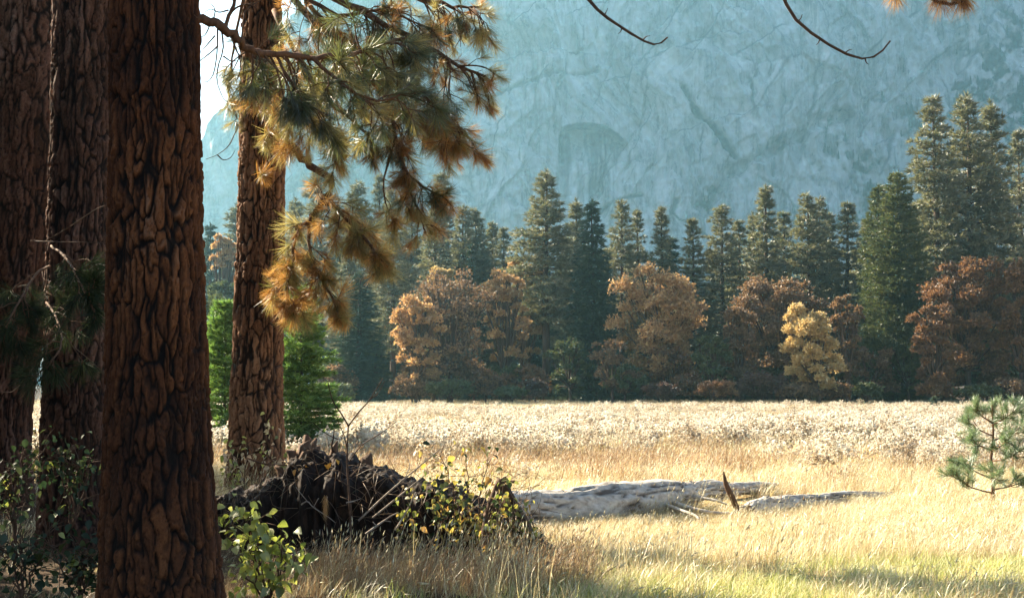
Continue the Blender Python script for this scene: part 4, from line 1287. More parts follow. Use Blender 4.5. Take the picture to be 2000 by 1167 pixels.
# ------------------------------------------------------------------ fallen logs
def log_mesh(line, seed, crack=0.034, name='log'):
    """line: (px, py, depth, radius px). A weathered stem with lengthwise cracks and old limb knots."""
    c = np.array([tuple(at(p[0], p[1], p[2])) for p in line]); r = np.array([p[3] / FPX * p[2] for p in line])
    n = 140; sides = 56
    P = curve(c, n); rr = np.interp(np.linspace(0, 1, n), np.linspace(0, 1, len(r)), r)
    T = unit(np.gradient(P, axis=0)); Uv = unit(np.cross(T, [0, 0, 1.0])); W = np.cross(Uv, T)
    th = np.linspace(0, 2 * math.pi, sides, endpoint=False)
    L = np.linspace(0, np.linalg.norm(np.diff(P, axis=0), axis=1).sum(), n)
    q = np.stack([np.cos(th)[None] * 0.25 + 0 * L[:, None], np.sin(th)[None] * 0.25 + 0 * L[:, None], L[:, None] + 0 * th[None]], -1).reshape(-1, 3)
    cr = fbm(q * np.array([16, 16, 1.3]), 4, seed); lump = fbm(q * np.array([3, 3, 2.0]), 3, seed + 3) - 0.5; fine = fbm(q * np.array([40, 40, 6]), 3, seed + 5) - 0.5
    groove = smooth(0.07, 0.0, np.abs(cr - 0.5))
    R_ = np.repeat(rr, sides) * (1 + 0.36 * lump + 0.10 * fine) - groove * crack
    lr = np.random.default_rng(seed)
    knot = np.zeros(len(R_))
    for k in range(6):
        t0, l0 = lr.uniform(0, 6.28), lr.uniform(0.15, 0.95) * L[-1]
        dd = np.hypot((np.mod(np.tile(th, n) - t0 + math.pi, 2 * math.pi) - math.pi) * np.repeat(rr, sides), np.repeat(L, sides) - l0)
        R_ += 0.035 * np.exp(-(dd / 0.06) ** 2) - 0.03 * np.exp(-(dd / 0.022) ** 2)
        knot = np.maximum(knot, np.exp(-(dd / 0.03) ** 2))
    dark = np.clip(smooth(0.035, 0.0, np.abs(cr - 0.5)) * 0.9 + smooth(0.62, 0.72, fbm(q * np.array([5, 5, 2.2]), 3, seed + 8)) * 0.55, 0, 1)
    ring = R_.reshape(n, sides)
    jag = np.random.default_rng(seed + 1)
    V = P[:, None] + ring[..., None] * (np.cos(th)[None, :, None] * Uv[:, None] + np.sin(th)[None, :, None] * W[:, None])
    for e, s in ((0, -1), (-1, 1)):
        V[e] += T[e] * s * (jag.uniform(0, 0.14, sides) * (jag.uniform(0, 1, sides) < 0.6))[:, None]
    V = np.concatenate([V.reshape(-1, 3), [P[0] + T[0] * 0.06, P[-1] - T[-1] * 0.06]])
    i = np.arange(n - 1)[:, None] * sides; j = np.arange(sides)[None]; k = (j + 1) % sides
    F4 = np.stack([i + j, i + k, i + sides + k, i + sides + j], -1).reshape(-1, 4)
    a = np.arange(sides); b = (a + 1) % sides
    F3 = np.concatenate([np.stack([0 * a + n * sides, b, a], -1), np.stack([0 * a + n * sides + 1, (n - 1) * sides + a, (n - 1) * sides + b], -1)])
    o = c.mean(0); o[2] = c[:, 2].min() - r.max()
    return V - o, F4, F3, o, np.concatenate([np.maximum(dark, knot), [0, 0]])

def log_thing(line, seed, label, limbs=(), crack=0.034, name='fallen_log'):
    V, F4, F3, o, dk = log_mesh(line, seed, crack)
    t = thing(name, label, 'log', o, 'weathered logs in the grass')
    mi = np.concatenate([np.zeros(len(F4)), np.ones(len(F3))])
    obj('stem', mesh_np('stem', V, [F4, F3], [M['log'], M['log_inside']], {'crack': dk}, True, mi), t)
    for (L, r) in limbs:
        mb = MB(); Q = curve(pts(L), 12); mb.tube(Q - o, np.linspace(r, r * 0.45, 12), 8, 0.12)
        obj('limb', mb.mesh('limb', M['log']), t)
    return t
log_thing([(985, 993, 15.2, 36), (1040, 996, 15.4, 37), (1110, 996, 15.7, 40), (1200, 984, 16.2, 43), (1285, 970, 16.8, 37), (1345, 966, 17.2, 26)], 71, 'thick pale grey log in the grass, right of the root plate',
          limbs=(([(1318, 982, 16.6), (1350, 992, 16.4), (1390, 1000, 16.3), (1440, 1002, 16.4)], 0.028), ([(1302, 986, 16.5), (1330, 996, 16.2), (1358, 1006, 16.0), (1366, 1014, 15.9)], 0.024), ([(1340, 968, 17), (1390, 975, 16.8), (1420, 984, 16.7)], 0.022)))
log_thing([(1338, 966, 17.6, 22), (1365, 958, 17.9, 19), (1395, 957, 18.2, 20), (1425, 960, 18.5, 15)], 73, 'broken splintered log section between the thick grey log and its far end', crack=0.05)
log_thing([(1418, 955, 19.2, 13), (1450, 953, 19.4, 13), (1480, 951, 19.7, 12), (1510, 950, 20, 8)], 74, 'far end of the broken log, mossy, beyond the upright brown stake')
log_thing([(1462, 1000, 16.8, 17), (1480, 995, 17.0, 22), (1530, 988, 17.3, 21), (1590, 981, 17.8, 18), (1650, 974, 18.4, 14), (1735, 969, 19.2, 9)], 75, 'thin grey log half sunk in grass, farthest right of the logs')
log_thing([(1112, 1042, 14.7, 9), (1150, 1042, 14.8, 9), (1190, 1046, 14.8, 8), (1236, 1052, 14.8, 6)], 76, 'pale branch lying under the thick grey log', name='fallen_branch', crack=0.006)
log_thing([(1060, 1030, 14.9, 8), (1100, 1050, 14.6, 7), (1128, 1075, 14.2, 6), (1140, 1085, 14.0, 4)], 77, 'short dark broken branch slanting down from the left end of the log', name='fallen_branch', crack=0.006)
P_ = pts([(1443, 1016, 16.4), (1438, 990, 16.4), (1428, 965, 16.4), (1418, 945, 16.4), (1413, 920, 16.4)])
t = thing('wooden_stake', 'upright rusty brown broken limb standing beside the broken log', 'stake', P_[0])
mb = MB(); mb.tube(curve(P_, 14) - np.array(P_[0]), [0.036, 0.036, 0.036, 0.035, 0.034, 0.034, 0.033, 0.032, 0.031, 0.029, 0.027, 0.022, 0.015, 0.005], 9, 0.18)
obj('stem', mb.mesh('stem', M['root_wood']), t)
M['root_wood'].name = 'root_wood'

# leaning snag in front of the log's end
sn = at(1000, 1100, 12.2); sn.z = gh(sn.x, sn.y)
snag = thing('leaning_snag', 'dark broken snag shaped like an upturned V in front of the log end', 'snag', sn)
for L, r in (([(954, 1100, 12.1), (950, 1040, 12.1), (955, 1000, 12.15), (968, 962, 12.2), (980, 936, 12.2)], 0.045), ([(978, 934, 12.2), (995, 968, 12.2), (1010, 1000, 12.2), (1040, 1045, 12.15), (1066, 1098, 12.1)], 0.042), ([(976, 940, 12.2), (992, 939, 12.15), (1006, 940, 12.1)], 0.016), ([(952, 1010, 12.15), (980, 990, 12.1), (1000, 988, 12.1)], 0.018)):
    mb = MB(); mb.tube(curve(pts(L), 16) - np.array(sn), np.linspace(r, r * 0.75, 16), 9, 0.2)
    obj('limb', mb.mesh('limb', M['root_wood']), snag)
# dry stems hanging from it
M['dry_stem'] = leaf_mat('dry_stems', [(0.0, (0.10, 0.055, 0.025)), (0.5, (0.22, 0.13, 0.06)), (1.0, (0.38, 0.26, 0.12))], trans=0.3)
mb = MB(); lr = np.random.default_rng(8)
for k in range(260):
    f = lr.uniform(0, 1)
    a = curve(pts([(985, 950, 12.2), (1010, 1000, 12.2), (1040, 1045, 12.15), (1066, 1098, 12.1)]), 30)[int(f * 29)] + lr.normal(0, 0.04, 3)
    e = np.array([a[0] + lr.normal(-0.02, 0.10), a[1] + lr.normal(-0.15, 0.12), 0.0]); e[2] = gh(e[0], e[1]) + lr.uniform(0, 0.25)
    m_ = (a + e) / 2 + np.array([lr.normal(0.03, 0.05), lr.normal(-0.05, 0.05), 0])
    mb.tube(curve([a, m_, e], 6), np.linspace(0.004, 0.002, 6), 3, 0, a=lr.uniform(0, 0.8))
tag(obj('dry_vines', mb.mesh('dry_vines', M['dry_stem'])), 'brown dry stems hanging from the leaning snag to the grass', kind='stuff')
# loose thin stems and rootlets over the dark face
mb = MB()
for k in range(300):
    x = lr.uniform(-2.6, 0.3); z0 = gh(x, 13) + lr.uniform(0.1, 0.75); y = 12.75 + lr.uniform(-0.25, 0.25)
    a = np.array([x, y, z0]); d = unit(np.array([lr.normal(0, 1), lr.normal(-0.3, 0.5), lr.normal(-0.2, 0.9)])); L = lr.uniform(0.15, 0.5)
    mb.tube(curve([a, a + d * L * 0.5 + lr.normal(0, 0.04, 3), a + d * L + np.array([0, 0, -0.08])], 6), np.linspace(0.0028, 0.0012, 6), 3, 0, a=lr.uniform(0, 0.6))
tag(obj('rootlets', mb.mesh('rootlets', M['dry_stem'])), 'fine rootlets and dead stems tangled over the root plate', kind='stuff')

# ------------------------------------------------------------------ shrubs with single leaves
def leaf_mesh(seed, L, W, fold, mat):
    lr = np.random.default_rng(seed)
    prof = [(0, 0.05), (0.2, 0.75), (0.45, 1.0), (0.75, 0.6), (1.0, 0.03)]
    V, F = [], []
    for t, w in prof:
        z = -0.25 * L * t * t + lr.normal(0, 0.01) * L
        V += [(-w * W / 2, t * L, z + fold * w * W), (0, t * L, z), (w * W / 2, t * L, z + fold * w * W * lr.uniform(0.5, 1.2))]
    for i in range(len(prof) - 1):
        a = i * 3
        F += [(a, a + 1, a + 4, a + 3), (a + 1, a + 2, a + 5, a + 4)]
    return mesh_np('leaf', V, np.array(F), M[mat], {'tone': np.full(len(V), 0.5)}, True)
M['leaf_lime'] = leaf_mat('lime_leaf', [(0.0, (0.12, 0.16, 0.02)), (0.5, (0.28, 0.32, 0.05)), (1.0, (0.48, 0.46, 0.12))], trans=0.5, gloss=0.08, by='OBJECT')
M['leaf_gold'] = leaf_mat('gold_leaf', [(0.0, (0.12, 0.18, 0.03)), (0.4, (0.34, 0.30, 0.06)), (0.7, (0.52, 0.34, 0.07)), (1.0, (0.46, 0.20, 0.06))], trans=0.6, gloss=0.06, by='OBJECT')
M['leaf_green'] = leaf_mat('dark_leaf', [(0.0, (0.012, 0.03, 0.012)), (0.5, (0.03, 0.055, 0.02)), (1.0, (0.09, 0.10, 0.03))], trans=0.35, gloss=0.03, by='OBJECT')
M['leaf_pale'] = leaf_mat('pale_leaf', [(0.0, (0.25, 0.22, 0.10)), (0.5, (0.45, 0.36, 0.22)), (1.0, (0.55, 0.36, 0.26))], trans=0.5, by='OBJECT')
M['leaf_orange'] = leaf_mat('orange_leaf', [(0.0, (0.55, 0.20, 0.03)), (0.5, (0.68, 0.32, 0.05)), (1.0, (0.70, 0.45, 0.10))], trans=0.5, by='OBJECT')
LEAF = {k: [leaf_mesh(900 + i, 0.075 * f, 0.055 * f, 0.22, 'leaf_' + k) for i, f in enumerate((1.0, 0.8, 1.15, 0.9))] for k in ('lime', 'gold', 'green', 'pale', 'orange')}

def put_leaf(parent, pos, kind, size, off, updir=None):
    o = obj('leaf', random.choice(LEAF[kind]), parent)
    o.location = Vector(pos) - Vector(off)
    o.rotation_euler = (random.gauss(-0.5, 0.5), random.gauss(0, 0.5), random.uniform(0, 6.28))
    s = size * random.uniform(0.6, 1.2)
    o.scale = (s, s, s)

def shrub(name, label, cat, stems, d, kind, n, size, mat='twig', group=None, r=0.008, spread=0.10, start=0.2):
    S = [pts([(p[0], p[1], p[2] if len(p) > 2 else d) for p in s]) for s in stems]
    base = S[0][0].copy(); base.z = gh(base.x, base.y)
    t = thing(name, label, cat, base, group)
    C_ = []
    lr = np.random.default_rng(n + len(stems))
    for s in S:
        P = curve(s, 14); P[1:] += lr.normal(0, 0.012, P[1:].shape)
        mb = MB(); mb.tube(P - np.array(base), np.linspace(r, r * 0.35, 14), 5, 0.1)
        for q in range(5):
            i = lr.integers(4, 14); e = P[i] + unit(lr.normal(0, 1, 3) + np.array([0, -0.3, 0.3])) * spread * lr.uniform(0.8, 1.6)
            mb.tube([P[i] - np.array(base), (P[i] + e) / 2 + np.array([0, 0, 0.02]) - np.array(base), e - np.array(base)], [r * 0.4, r * 0.3, 0.0015], 4)
            C_.append(e)
        obj('stem', mb.mesh('stem', M[mat]), t)
        C_.extend(P[int(start * 14):])
    for k in range(n):
        c = C_[lr.integers(0, len(C_))] + lr.normal(0, spread * 0.45, 3)
        put_leaf(t, c, random.choice(kind) if isinstance(kind, tuple) else kind, size, base)
    return t
shrub('leafy_shrub', 'yellow-green leafy shrub glowing in the sun at the foot of the big dark trunk', 'shrub',
      [[(520, 1175, 10.2), (500, 1100), (470, 1030), (445, 1005)], [(520, 1175, 10.2), (505, 1080), (490, 1020), (480, 1000)], [(520, 1175), (525, 1100), (515, 1045), (505, 1010)], [(525, 1175), (545, 1110), (550, 1070), (555, 1045)], [(520, 1178), (480, 1120), (455, 1060), (432, 1020)], [(520, 1175), (540, 1130), (565, 1100), (578, 1075)], [(520, 1170), (500, 1120), (500, 1070), (530, 1050)]], 10.2, 'lime', 240, 1.15, spread=0.13)
shrub('vine_shrub', 'tall thin shrub of green and golden leaves rising over the log end', 'shrub',
      [[(915, 1120, 12.6), (900, 1020), (880, 940), (858, 880)], [(915, 1120), (915, 1000), (912, 920), (905, 870)], [(915, 1120), (930, 1010), (945, 930), (960, 895)], [(920, 1120), (950, 1040), (970, 980), (985, 940)], [(910, 1120), (880, 1050), (862, 990), (850, 960)], [(915, 1120), (925, 1060), (915, 1010), (890, 970)], [(915, 1120), (945, 1075), (960, 1040), (950, 1000)]], 12.6, ('gold', 'gold', 'green'), 295, 0.92, spread=0.13)
shrub('creeper', 'golden green creeper draped over the leaning snag', 'creeper',
      [[(1000, 1120, 12.0), (985, 1060), (978, 1000), (985, 950)], [(1010, 1120), (1020, 1060), (1010, 1010), (995, 975)], [(1010, 1120), (1050, 1080), (1040, 1050), (1020, 1010)], [(990, 1120), (960, 1070), (955, 1030), (965, 990)]], 12.0, ('gold', 'lime', 'gold', 'green'), 220, 0.8, spread=0.09)
shrub('creeper', 'green and golden creeper growing up the right half of the dark root face', 'creeper',
      [[(800, 1110, 12.35), (810, 1050), (805, 990), (800, 950)], [(830, 1110), (850, 1050), (860, 1000), (850, 955)], [(850, 1110), (880, 1060), (895, 1010), (905, 975)], [(870, 1110), (920, 1080), (940, 1040), (945, 1000)], [(780, 1110), (770, 1060), (790, 1010), (775, 980)]], 12.35, ('gold', 'green', 'gold', 'lime'), 220, 0.72, spread=0.10)
shrub('pale_shrub', 'small shrub with pale pinkish leaves against the foot of the striped trunk', 'shrub',
      [[(480, 960, 14.9), (460, 920), (450, 885), (456, 868)], [(480, 960), (478, 910), (490, 880), (515, 880)], [(480, 960), (455, 940), (446, 920), (448, 905)], [(500, 955), (525, 915), (535, 880), (530, 850), (535, 830)], [(500, 955), (540, 920), (555, 905), (560, 890)]], 14.9, ('pale', 'pale', 'lime'), 150, 1.0, spread=0.10)
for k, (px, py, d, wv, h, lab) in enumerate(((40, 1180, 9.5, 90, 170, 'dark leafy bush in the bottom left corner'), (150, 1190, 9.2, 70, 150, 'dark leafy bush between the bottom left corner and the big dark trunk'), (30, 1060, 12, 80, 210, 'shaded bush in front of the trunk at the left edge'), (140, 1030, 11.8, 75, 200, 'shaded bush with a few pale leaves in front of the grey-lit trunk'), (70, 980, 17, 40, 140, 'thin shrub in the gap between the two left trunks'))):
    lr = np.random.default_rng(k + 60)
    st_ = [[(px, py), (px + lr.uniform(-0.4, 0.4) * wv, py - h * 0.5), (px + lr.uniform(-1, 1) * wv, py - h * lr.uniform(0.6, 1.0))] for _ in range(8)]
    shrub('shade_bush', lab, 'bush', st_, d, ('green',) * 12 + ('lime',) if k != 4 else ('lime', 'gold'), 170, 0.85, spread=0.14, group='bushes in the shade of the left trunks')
# bare sapling with a few leaves
sp = at(684, 1060, 12.4); sp.z = gh(sp.x, sp.y)
sap = thing('bare_sapling', 'bare forked sapling rising in front of the root plate', 'sapling', sp)
for L, r in (([(686, 1075), (683, 980), (678, 900), (680, 830)], 0.013), ([(680, 830), (665, 805), (650, 782), (640, 745)], 0.008), ([(680, 832), (700, 805), (722, 780), (748, 738)], 0.008), ([(679, 880), (670, 845), (664, 858), (630, 842), (612, 825)], 0.006), ([(683, 900), (705, 870), (740, 848), (775, 822)], 0.006), ([(683, 950), (660, 935), (640, 930), (600, 922)], 0.006), ([(722, 780), (738, 768), (752, 742)], 0.004), ([(684, 930), (700, 915), (715, 905)], 0.005), ([(672, 850), (660, 820), (655, 795)], 0.004)):
    mb = MB(); mb.tube(curve(pts(L, 12.4), 12) - np.array(sp), np.linspace(r, r * 0.5, 12), 6, 0.1)
    obj('stem' if r > 0.01 else 'twig', mb.mesh('twig', M['twig']), sap)
for (px, py) in ((640, 908), (650, 903), (655, 897), (588, 914), (600, 911), (577, 916)):
    put_leaf(sap, at(px, py, 12.3), 'orange', 0.85, sp)
# dead needles hanging on a twig in front of the dark face
P_ = at(636, 985, 12.2)
t = thing('dead_needle_spray', 'rusty bunch of dead pine needles hanging before the dark root face', 'needles', P_)
bb_ = PineBuilder(t, 5)
mb = MB(); mb.tube([(0, 0.1, 0.06), (0, 0, 0), (0.01, 0, -0.03)], [0.004, 0.003, 0.002], 4); obj('twig', mb.mesh('twig', M['stick']), t)
for k in range(3):
    bb_.tuft(t, P_ + Vector((random.uniform(-.01, .01), 0, 0)), (random.uniform(-.1, .1), 0, -1), 'rust', 0.7)
for o in t.children:
    if o.name.startswith('needle'):
        o.scale = (0.25, 0.25, 0.85)

# ------------------------------------------------------------------ bright young conifer behind the striped trunk, young pine on the right
M['fir_green'] = leaf_mat('bright_conifer_sprays', [(0.0, (0.05, 0.11, 0.018)), (0.5, (0.14, 0.25, 0.04)), (1.0, (0.30, 0.42, 0.09))], trans=0.5, gloss=0.05)
def bright_conifer(px, top, bot, d, half, label, seed):
    x = px_x(px, d); g = gh(x, d); h = at(px, top, d).z - g; w = half / FPX * d
    lr = np.random.default_rng(seed)
    t = thing('young_conifer', label, 'tree', (x, d, g), 'bright young conifers by the striped trunk')
    mb = MB(); mb.tube([(0, 0, -0.1), (0.02, 0, h * 0.5), (0, 0, h)], [0.05, 0.03, 0.008], 7)
    C, D = [], []
    z = 0.15
    while z < h:
        f = z / h
        for q in range(8):
            az = lr.uniform(0, 6.28); L = w * min(1, 1.5 * (1 - f)) ** 0.8 * lr.uniform(0.6, 1.1) + 0.1
            hd = np.array([math.cos(az), math.sin(az), 0.12 + 0.5 * f])
            tt = np.linspace(0.15, 1, max(3, int(L / 0.09)))[:, None]
            p = np.array([0, 0, z]) + hd * L * tt + np.array([0, 0, -0.18]) * L * tt ** 2
            mb.tube([np.array([0, 0, z]), p[-1]], [0.010, 0.003], 3)
            side = np.cross(hd, [0, 0, 1]);
            for s in (-1, -0.5, 0, 0.5, 1):
                C.append(p + side * s * (0.38 * L * (1.05 - tt)) + lr.normal(0, 0.025, p.shape)); D.append(np.tile(hd + side * s * 0.8, (len(tt), 1)))
        z += 0.13
    C, D = np.concatenate(C), unit(np.concatenate(D))
    V, F, tone = blades(C, D, 0.14, 0.028, 6, 0.4, seed)
    obj('trunk', mb.mesh('trunk', M['far_bark']), t)
    obj('crown', mesh_np('crown', V, F, M['fir_green'], {'tone': tone}), t)
bright_conifer(588, 560, 840, 30, 74, 'bright green young conifer directly right behind the striped trunk', 31)
bright_conifer(440, 590, 830, 31, 62, 'bright green young conifer in the gap left of the striped trunk', 32)

DY = 18.4
yb = at(1940, 990, DY); yb.z = gh(yb.x, yb.y)
young = thing('young_pine', 'small blue-green young pine standing alone in the grass at the right edge', 'tree', yb)
BY = PineBuilder(young, 280)
mb = MB(); mb.tube(curve([p - yb for p in pts([(1938, 1000, DY), (1940, 950, DY), (1936, 900, DY), (1940, 850, DY), (1938, 790, DY)])], 14), np.linspace(0.032, 0.008, 14), 7, 0.12)
obj('trunk', mb.mesh('trunk', M['limb_bark']), young)
BY.count = 0
for (a, b, c, nt) in (((1938, 962, 0), (1895, 950, -0.1), (1855, 925, -0.2), 8), ((1938, 955, 0), (1970, 950, 0.2), (2010, 935, 0.3), 8), ((1938, 935, 0), (1900, 918, 0.3), (1872, 905, 0.5), 7), ((1938, 900, 0), (1965, 895, -0.4), (2000, 875, -0.6), 6), ((1938, 880, 0), (1915, 870, -0.3), (1892, 858, -0.5), 6), ((1938, 860, 0), (1965, 850, 0.2), (2004, 830, 0.3), 8),
                      ((1938, 850, 0), (1910, 838, 0.2), (1886, 822, 0.3), 6), ((1938, 830, 0), (1960, 818, -0.2), (1985, 800, -0.3), 7), ((1938, 825, 0), (1918, 812, -0.1), (1900, 798, -0.2), 5), ((1938, 880, 0), (1955, 870, -0.5), (1965, 860, -0.8), 5), ((1938, 945, 0), (1945, 935, -0.5), (1950, 925, -0.9), 5)):
    BY.limb(pts([(a[0], a[1], DY + a[2]), (b[0], b[1], DY + b[2]), (c[0], c[1], DY + c[2])]), 0.012, 0.005, M['limb_bark'], nt + 3, 0.24, ('blue',), -0.3, 0.4, fork=1, size=0.95, n=10)
BY.limb(pts([(1938, 830, DY), (1940, 810, DY), (1939, 788, DY)]), 0.010, 0.004, M['limb_bark'], 5, 0.14, ('blue',), -0.5, 0.1, fork=1, size=0.9, n=8)
BY.finish()

# ------------------------------------------------------------------ grass and seed heads (nobody could count them)
def blade_clump(seed, n, h, radius, width, lean, heads=0.0, head_len=0.07, wind=(0.25, 0.05), curl=0.25):
    lr = np.random.default_rng(seed)
    VV, F4, F3, T, c = [], [], [], [], 0
    for k in range(n):
        a = lr.uniform(0, 6.28); r = radius * math.sqrt(lr.uniform())
        b = np.array([math.cos(a) * r, math.sin(a) * r, -0.03]); hh = h * lr.uniform(0.45, 1.1)
        ln = np.array([wind[0] + lr.normal(0, lean), wind[1] + lr.normal(0, lean), 0])
        s = np.array([math.cos(a + 1.3), math.sin(a + 1.3), 0]) * width * 0.5 * lr.uniform(0.7, 1.2)
        P = [b + np.array([0, 0, hh]) * t + ln * hh * (t * 0.4 + curl * t * t * 2) + np.array([0, 0, -0.35 * hh * abs(np.linalg.norm(ln)) * t ** 3]) for t in (0, 0.4, 0.75, 1.0)]
        tone = np.clip(lr.normal(0.5, 0.22), 0, 1)
        hd = lr.uniform() < heads
        VV += [P[0] - s, P[0] + s, P[1] - s * 0.9, P[1] + s * 0.9, P[2] - s * 0.6, P[2] + s * 0.6, P[3]]
        F4 += [(c, c + 1, c + 3, c + 2), (c + 2, c + 3, c + 5, c + 4)]; F3 += [(c + 4, c + 5, c + 6)]
        T += [tone] * 7; c += 7
        if hd:
            d = unit(P[3] - P[2]); L = head_len * lr.uniform(0.7, 1.3); w = 0.0052
            s2 = unit(np.cross(d, [0.3, 0.7, 0.1])) * w; s3 = np.cross(d, s2)
            m_ = P[3] + d * L * 0.35; e = P[3] + d * L
            VV += [P[3], m_ + s2, m_ + s3, m_ - s2, m_ - s3, e]
            for i in range(4):
                j = (i + 1) % 4
                F3 += [(c, c + 1 + j, c + 1 + i), (c + 5, c + 1 + i, c + 1 + j)]
            T += [min(1, tone + 0.35)] * 6; c += 6
    return np.array(VV), np.array(F4), np.array(F3), np.array(T)

def fluff_clump(seed, n, h, radius, head):
    """stalks topped with white seed fluff"""
    lr = np.random.default_rng(seed)
    VV, F3, T, MI, c = [], [], [], [], 0
    for k in range(n):
        a = lr.uniform(0, 6.28); r = radius * math.sqrt(lr.uniform()); hh = h * lr.uniform(0.6, 1.1)
        b = np.array([math.cos(a) * r, math.sin(a) * r, 0]); top = b + np.array([lr.normal(0.08, 0.10) * hh, lr.normal(0, 0.10) * hh, hh])
        s = np.array([0.004, 0.003, 0])
        VV += [b - s, b + s, top]; F3.append((c, c + 1, c + 2)); T += [0.3] * 3; MI.append(1); c += 3
        for q in range(lr.integers(4, 8)):
            p = top + lr.normal(0, head * 0.9, 3) * np.array([1, 1, 1.4]) - np.array([0, 0, head * 0.6])
            for g in range(5):
                u1, u2 = unit(lr.normal(0, 1, 3)), unit(lr.normal(0, 1, 3)); rr = head * lr.uniform(0.5, 1.0)
                VV += [p + u1 * rr, p + u2 * rr, p - (u1 + u2) * rr * 0.6]
                F3.append((c, c + 1, c + 2)); T += [lr.uniform(0.2, 1)] * 3; MI.append(0); c += 3
    return np.array(VV), np.array(F3), np.array(T), MI

M['grass_dry'] = leaf_mat('dry_grass', [(0.0, (0.34, 0.21, 0.075)), (0.35, (0.52, 0.40, 0.18)), (0.7, (0.66, 0.57, 0.32)), (1.0, (0.76, 0.71, 0.52))], trans=0.5, gloss=0.07, rough=0.4, by='OBJECT')
M['grass_green'] = leaf_mat('green_grass', [(0.0, (0.18, 0.22, 0.04)), (0.4, (0.34, 0.36, 0.09)), (0.75, (0.54, 0.52, 0.20)), (1.0, (0.70, 0.64, 0.36))], trans=0.5, gloss=0.06, by='OBJECT')
M['grass_brown'] = leaf_mat('brown_stems', [(0.0, (0.20, 0.11, 0.05)), (0.5, (0.36, 0.23, 0.11)), (1.0, (0.52, 0.37, 0.20))], trans=0.45, gloss=0.05, by='OBJECT')
M['fluff'] = leaf_mat('seed_fluff', [(0.0, (0.34, 0.25, 0.15)), (0.4, (0.58, 0.49, 0.36)), (1.0, (0.78, 0.74, 0.64))], trans=0.45, gloss=0.02, by='OBJECT')

def low_zone(xy):
    """grass is trampled short before the logs, the root plate and the shrub at the dark trunk"""
    x, y = xy[:, 0], xy[:, 1]
    s = np.ones(len(x))
    s = np.where((x > -0.2) & (x < 2.6) & (y > 12.9) & (y < 15.4 + 0.5 * x), 0.5, s)
    s = np.where((x > 2.4) & (x < 5.2) & (y > 15.0) & (y < 19.0), 0.7, s)
    s = np.where((x > -3.0) & (x < 0.4) & (y > 11.4) & (y < 13.2), 0.45, s)
    s = np.where((x > -2.6) & (x < -1.5) & (y > 9.6) & (y < 11.4), 0.5, s)
    return s

def scatter(name, label, variants, xy, zoff, scale, seed, tilt=0.12, zs=None):
    """one object whose geometry nodes set copies of the variants on its points"""
    lr = np.random.default_rng(seed)
    src = bpy.data.collections.new(name + '_kinds')
    for k, me in enumerate(variants):
        o = bpy.data.objects.new('%s_kind_%d' % (name, k), me)
        src.objects.link(o)
    n = len(xy)
    z = ground_h(xy[:, 0], xy[:, 1]) + zoff if zs is None else zs
    me = bpy.data.meshes.new(name)
    me.vertices.add(n)
    me.vertices.foreach_set('co', np.column_stack([xy, z]).astype(np.float32).ravel())
    a = me.attributes.new('turn', 'FLOAT_VECTOR', 'POINT')
    a.data.foreach_set('vector', np.column_stack([lr.normal(0, tilt, n), lr.normal(0, tilt, n), lr.normal(0, 0.5, n)]).astype(np.float32).ravel())
    a = me.attributes.new('size', 'FLOAT', 'POINT')
    a.data.foreach_set('value', (scale * lr.uniform(0.6, 1.25, n) * low_zone(xy)).astype(np.float32))
    a = me.attributes.new('which', 'INT', 'POINT')
    a.data.foreach_set('value', lr.integers(0, len(variants), n).astype(np.int32))
    o = obj(name, me)
    tag(o, label, kind='stuff')
    ng = bpy.data.node_groups.new(name, 'GeometryNodeTree')
    ng.interface.new_socket('Geometry', in_out='INPUT', socket_type='NodeSocketGeometry')
    ng.interface.new_socket('Geometry', in_out='OUTPUT', socket_type='NodeSocketGeometry')
    gi, go = ng.nodes.new('NodeGroupInput'), ng.nodes.new('NodeGroupOutput')
    mp = ng.nodes.new('GeometryNodeMeshToPoints')
    ip = ng.nodes.new('GeometryNodeInstanceOnPoints')
    ci = ng.nodes.new('GeometryNodeCollectionInfo')
    ci.inputs['Collection'].default_value = src
    ci.inputs['Separate Children'].default_value = True
    ci.inputs['Reset Children'].default_value = True
    def na(nm, ty):
        q = ng.nodes.new('GeometryNodeInputNamedAttribute'); q.data_type = ty; q.inputs['Name'].default_value = nm
        return q.outputs['Attribute']
    L = ng.links.new
    L(gi.outputs[0], mp.inputs['Mesh']); L(mp.outputs[0], ip.inputs['Points']); L(ci.outputs[0], ip.inputs['Instance'])
    ip.inputs['Pick Instance'].default_value = True
    L(na('which', 'INT'), ip.inputs['Instance Index']); L(na('turn', 'FLOAT_VECTOR'), ip.inputs['Rotation']); L(na('size', 'FLOAT'), ip.inputs['Scale'])
    L(ip.outputs[0], go.inputs[0])
    md = o.modifiers.new('scatter', 'NODES')
    md.node_group = ng
    return o

def field(n, y0, y1, seed, power=1.0, spread=0.40, pad=1.2):
    lr = np.random.default_rng(seed)
    t = lr.uniform(0, 1, n)
    y = (y0 ** (2 * power) + t * (y1 ** (2 * power) - y0 ** (2 * power))) ** (1 / (2 * power))
    x = lr.uniform(-1, 1, n) * (y * spread + pad)
    return np.column_stack([x, y])

